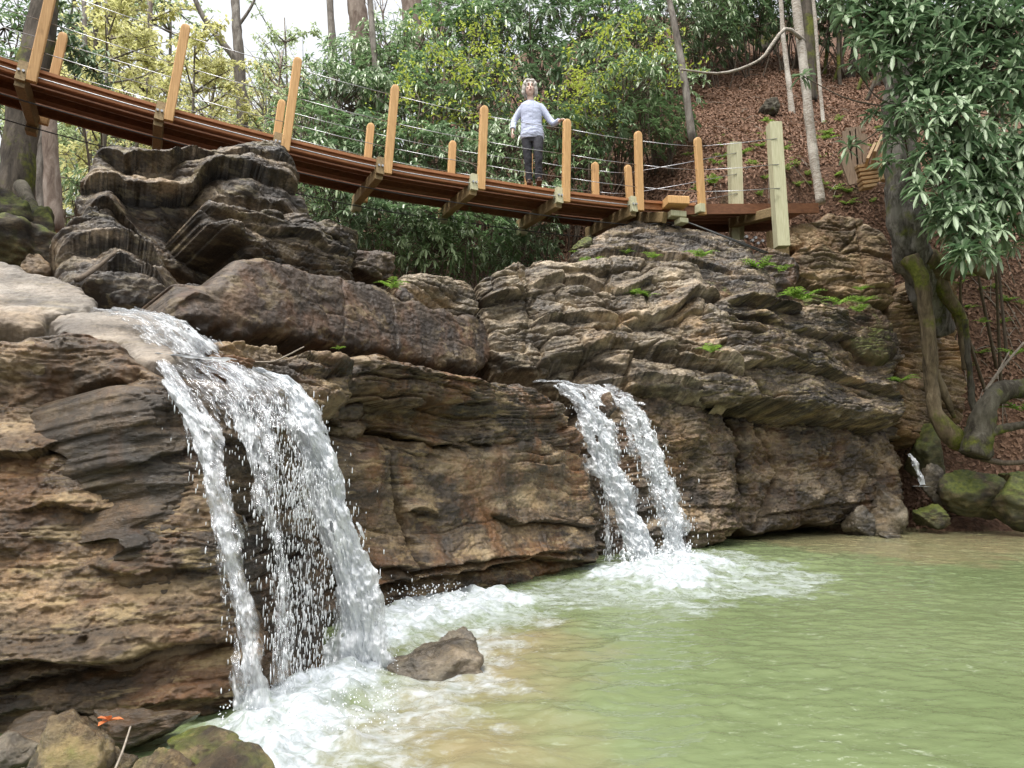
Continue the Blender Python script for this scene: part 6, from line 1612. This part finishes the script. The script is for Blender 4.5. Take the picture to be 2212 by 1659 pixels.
# --- sweater
w_ = MB()
loft(w_, [((.0, 0, .765), .19, .14), ((.0, 0, .84), .195, .148), ((-.005, 0, .95), .178, .138), ((-.01, 0, 1.05), .166, .128), ((-.012, 0, 1.16), .172, .13), ((-.015, 0, 1.27), .18, .125), ((-.02, 0, 1.33), .182, .11), ((-.022, 0, 1.375), .155, .092), ((-.025, 0, 1.405), .1, .07), ((-.027, 0, 1.42), .068, .06)], 22)
w_.tube(catmull([sh[0] + V3(.03, 0, -.035), el_r, wr_r + V3(.003, .01, .03)], 16), list(np.interp(np.linspace(0, 1, 16), [0, .15, .5, .9, 1], [.05, .059, .054, .043, .046])), 12)
w_.tube(catmull([sh[1] + V3(-.03, 0, -.035), el_l, wr_l.lerp(el_l, .14)], 16), list(np.interp(np.linspace(0, 1, 16), [0, .15, .5, .9, 1], [.05, .059, .054, .043, .046])), 12)
Vs, Fs = fuse(w_, .0075, 5)
n1 = fbm3(Vs * np.array([7, 7, 16.]), 3, .5)
low = smooth(1.25, .8, Vs[:, 2])
rad_ = unit(np.stack([Vs[:, 0], Vs[:, 1], np.zeros(len(Vs))], 1))
Vs = Vs + rad_ * ((.004 + .006 * low) * n1)[:, None]
cen = np.abs(Vs[:, 0] - .012) < .4
Vs[:, 1] += np.where((Vs[:, 1] < -.05), .007 * np.exp(-((Vs[:, 0] - .015 - .03 * (Vs[:, 2] - 1.1)) / .006) ** 2) * smooth(1.42, 1.3, Vs[:, 2]), 0)
for s in (-1, 1):
    Vs[:, 1] += np.where(Vs[:, 1] < -.04, .007 * np.exp(-((Vs[:, 2] - .925) / .006) ** 2) * (np.abs(Vs[:, 0] - s * .1) < .055), 0)
sweater = part('sweater', Vs + np.array(foot), Fs, M_sweater, person)
# --- trousers and shoes
q = MB()
loft(q, [((0, 0, .7), .15, .11), ((0, 0, .78), .172, .125), ((0, 0, .88), .17, .125), ((0, 0, .98), .145, .11)], 20)
for i in (0, 1):
    q.tube(catmull([hip[i] + V3(0, 0, -.02), kn[i], an[i] + V3(0, 0, .0)], 20), list(np.interp(np.linspace(0, 1, 20), [0, .2, .5, .75, 1], [.096, .092, .07, .06, .06])), 14)
Vt, Ft = fuse(q, .0075, 5)
n1 = fbm3(Vt * np.array([6, 6, 14.]) + 5, 3, .5); kz = smooth(.6, .15, Vt[:, 2])
Vt = Vt + (np.stack([Vt[:, 0] * 0 + 1, Vt[:, 1] * 0 - 1, Vt[:, 0] * 0], 1) * ((.004 + .008 * kz) * n1)[:, None])
part('trousers', Vt + np.array(foot), Ft, M_trouser, person)
for i in (0, 1):
    z = MB(); a = an[i]
    ball(z, a + V3(0, -.055, -.045), .045, .125, .045); ball(z, a + V3(0, .01, -.02), .042, .05, .06); z.box(a + V3(0, -.05, -.08), (.042, 0, 0), (0, .115, 0), (0, 0, .012))
    Vz, Fz = fuse(z, .006, 3); part('shoe', Vz + np.array(foot), Fz, M_shoe, person)
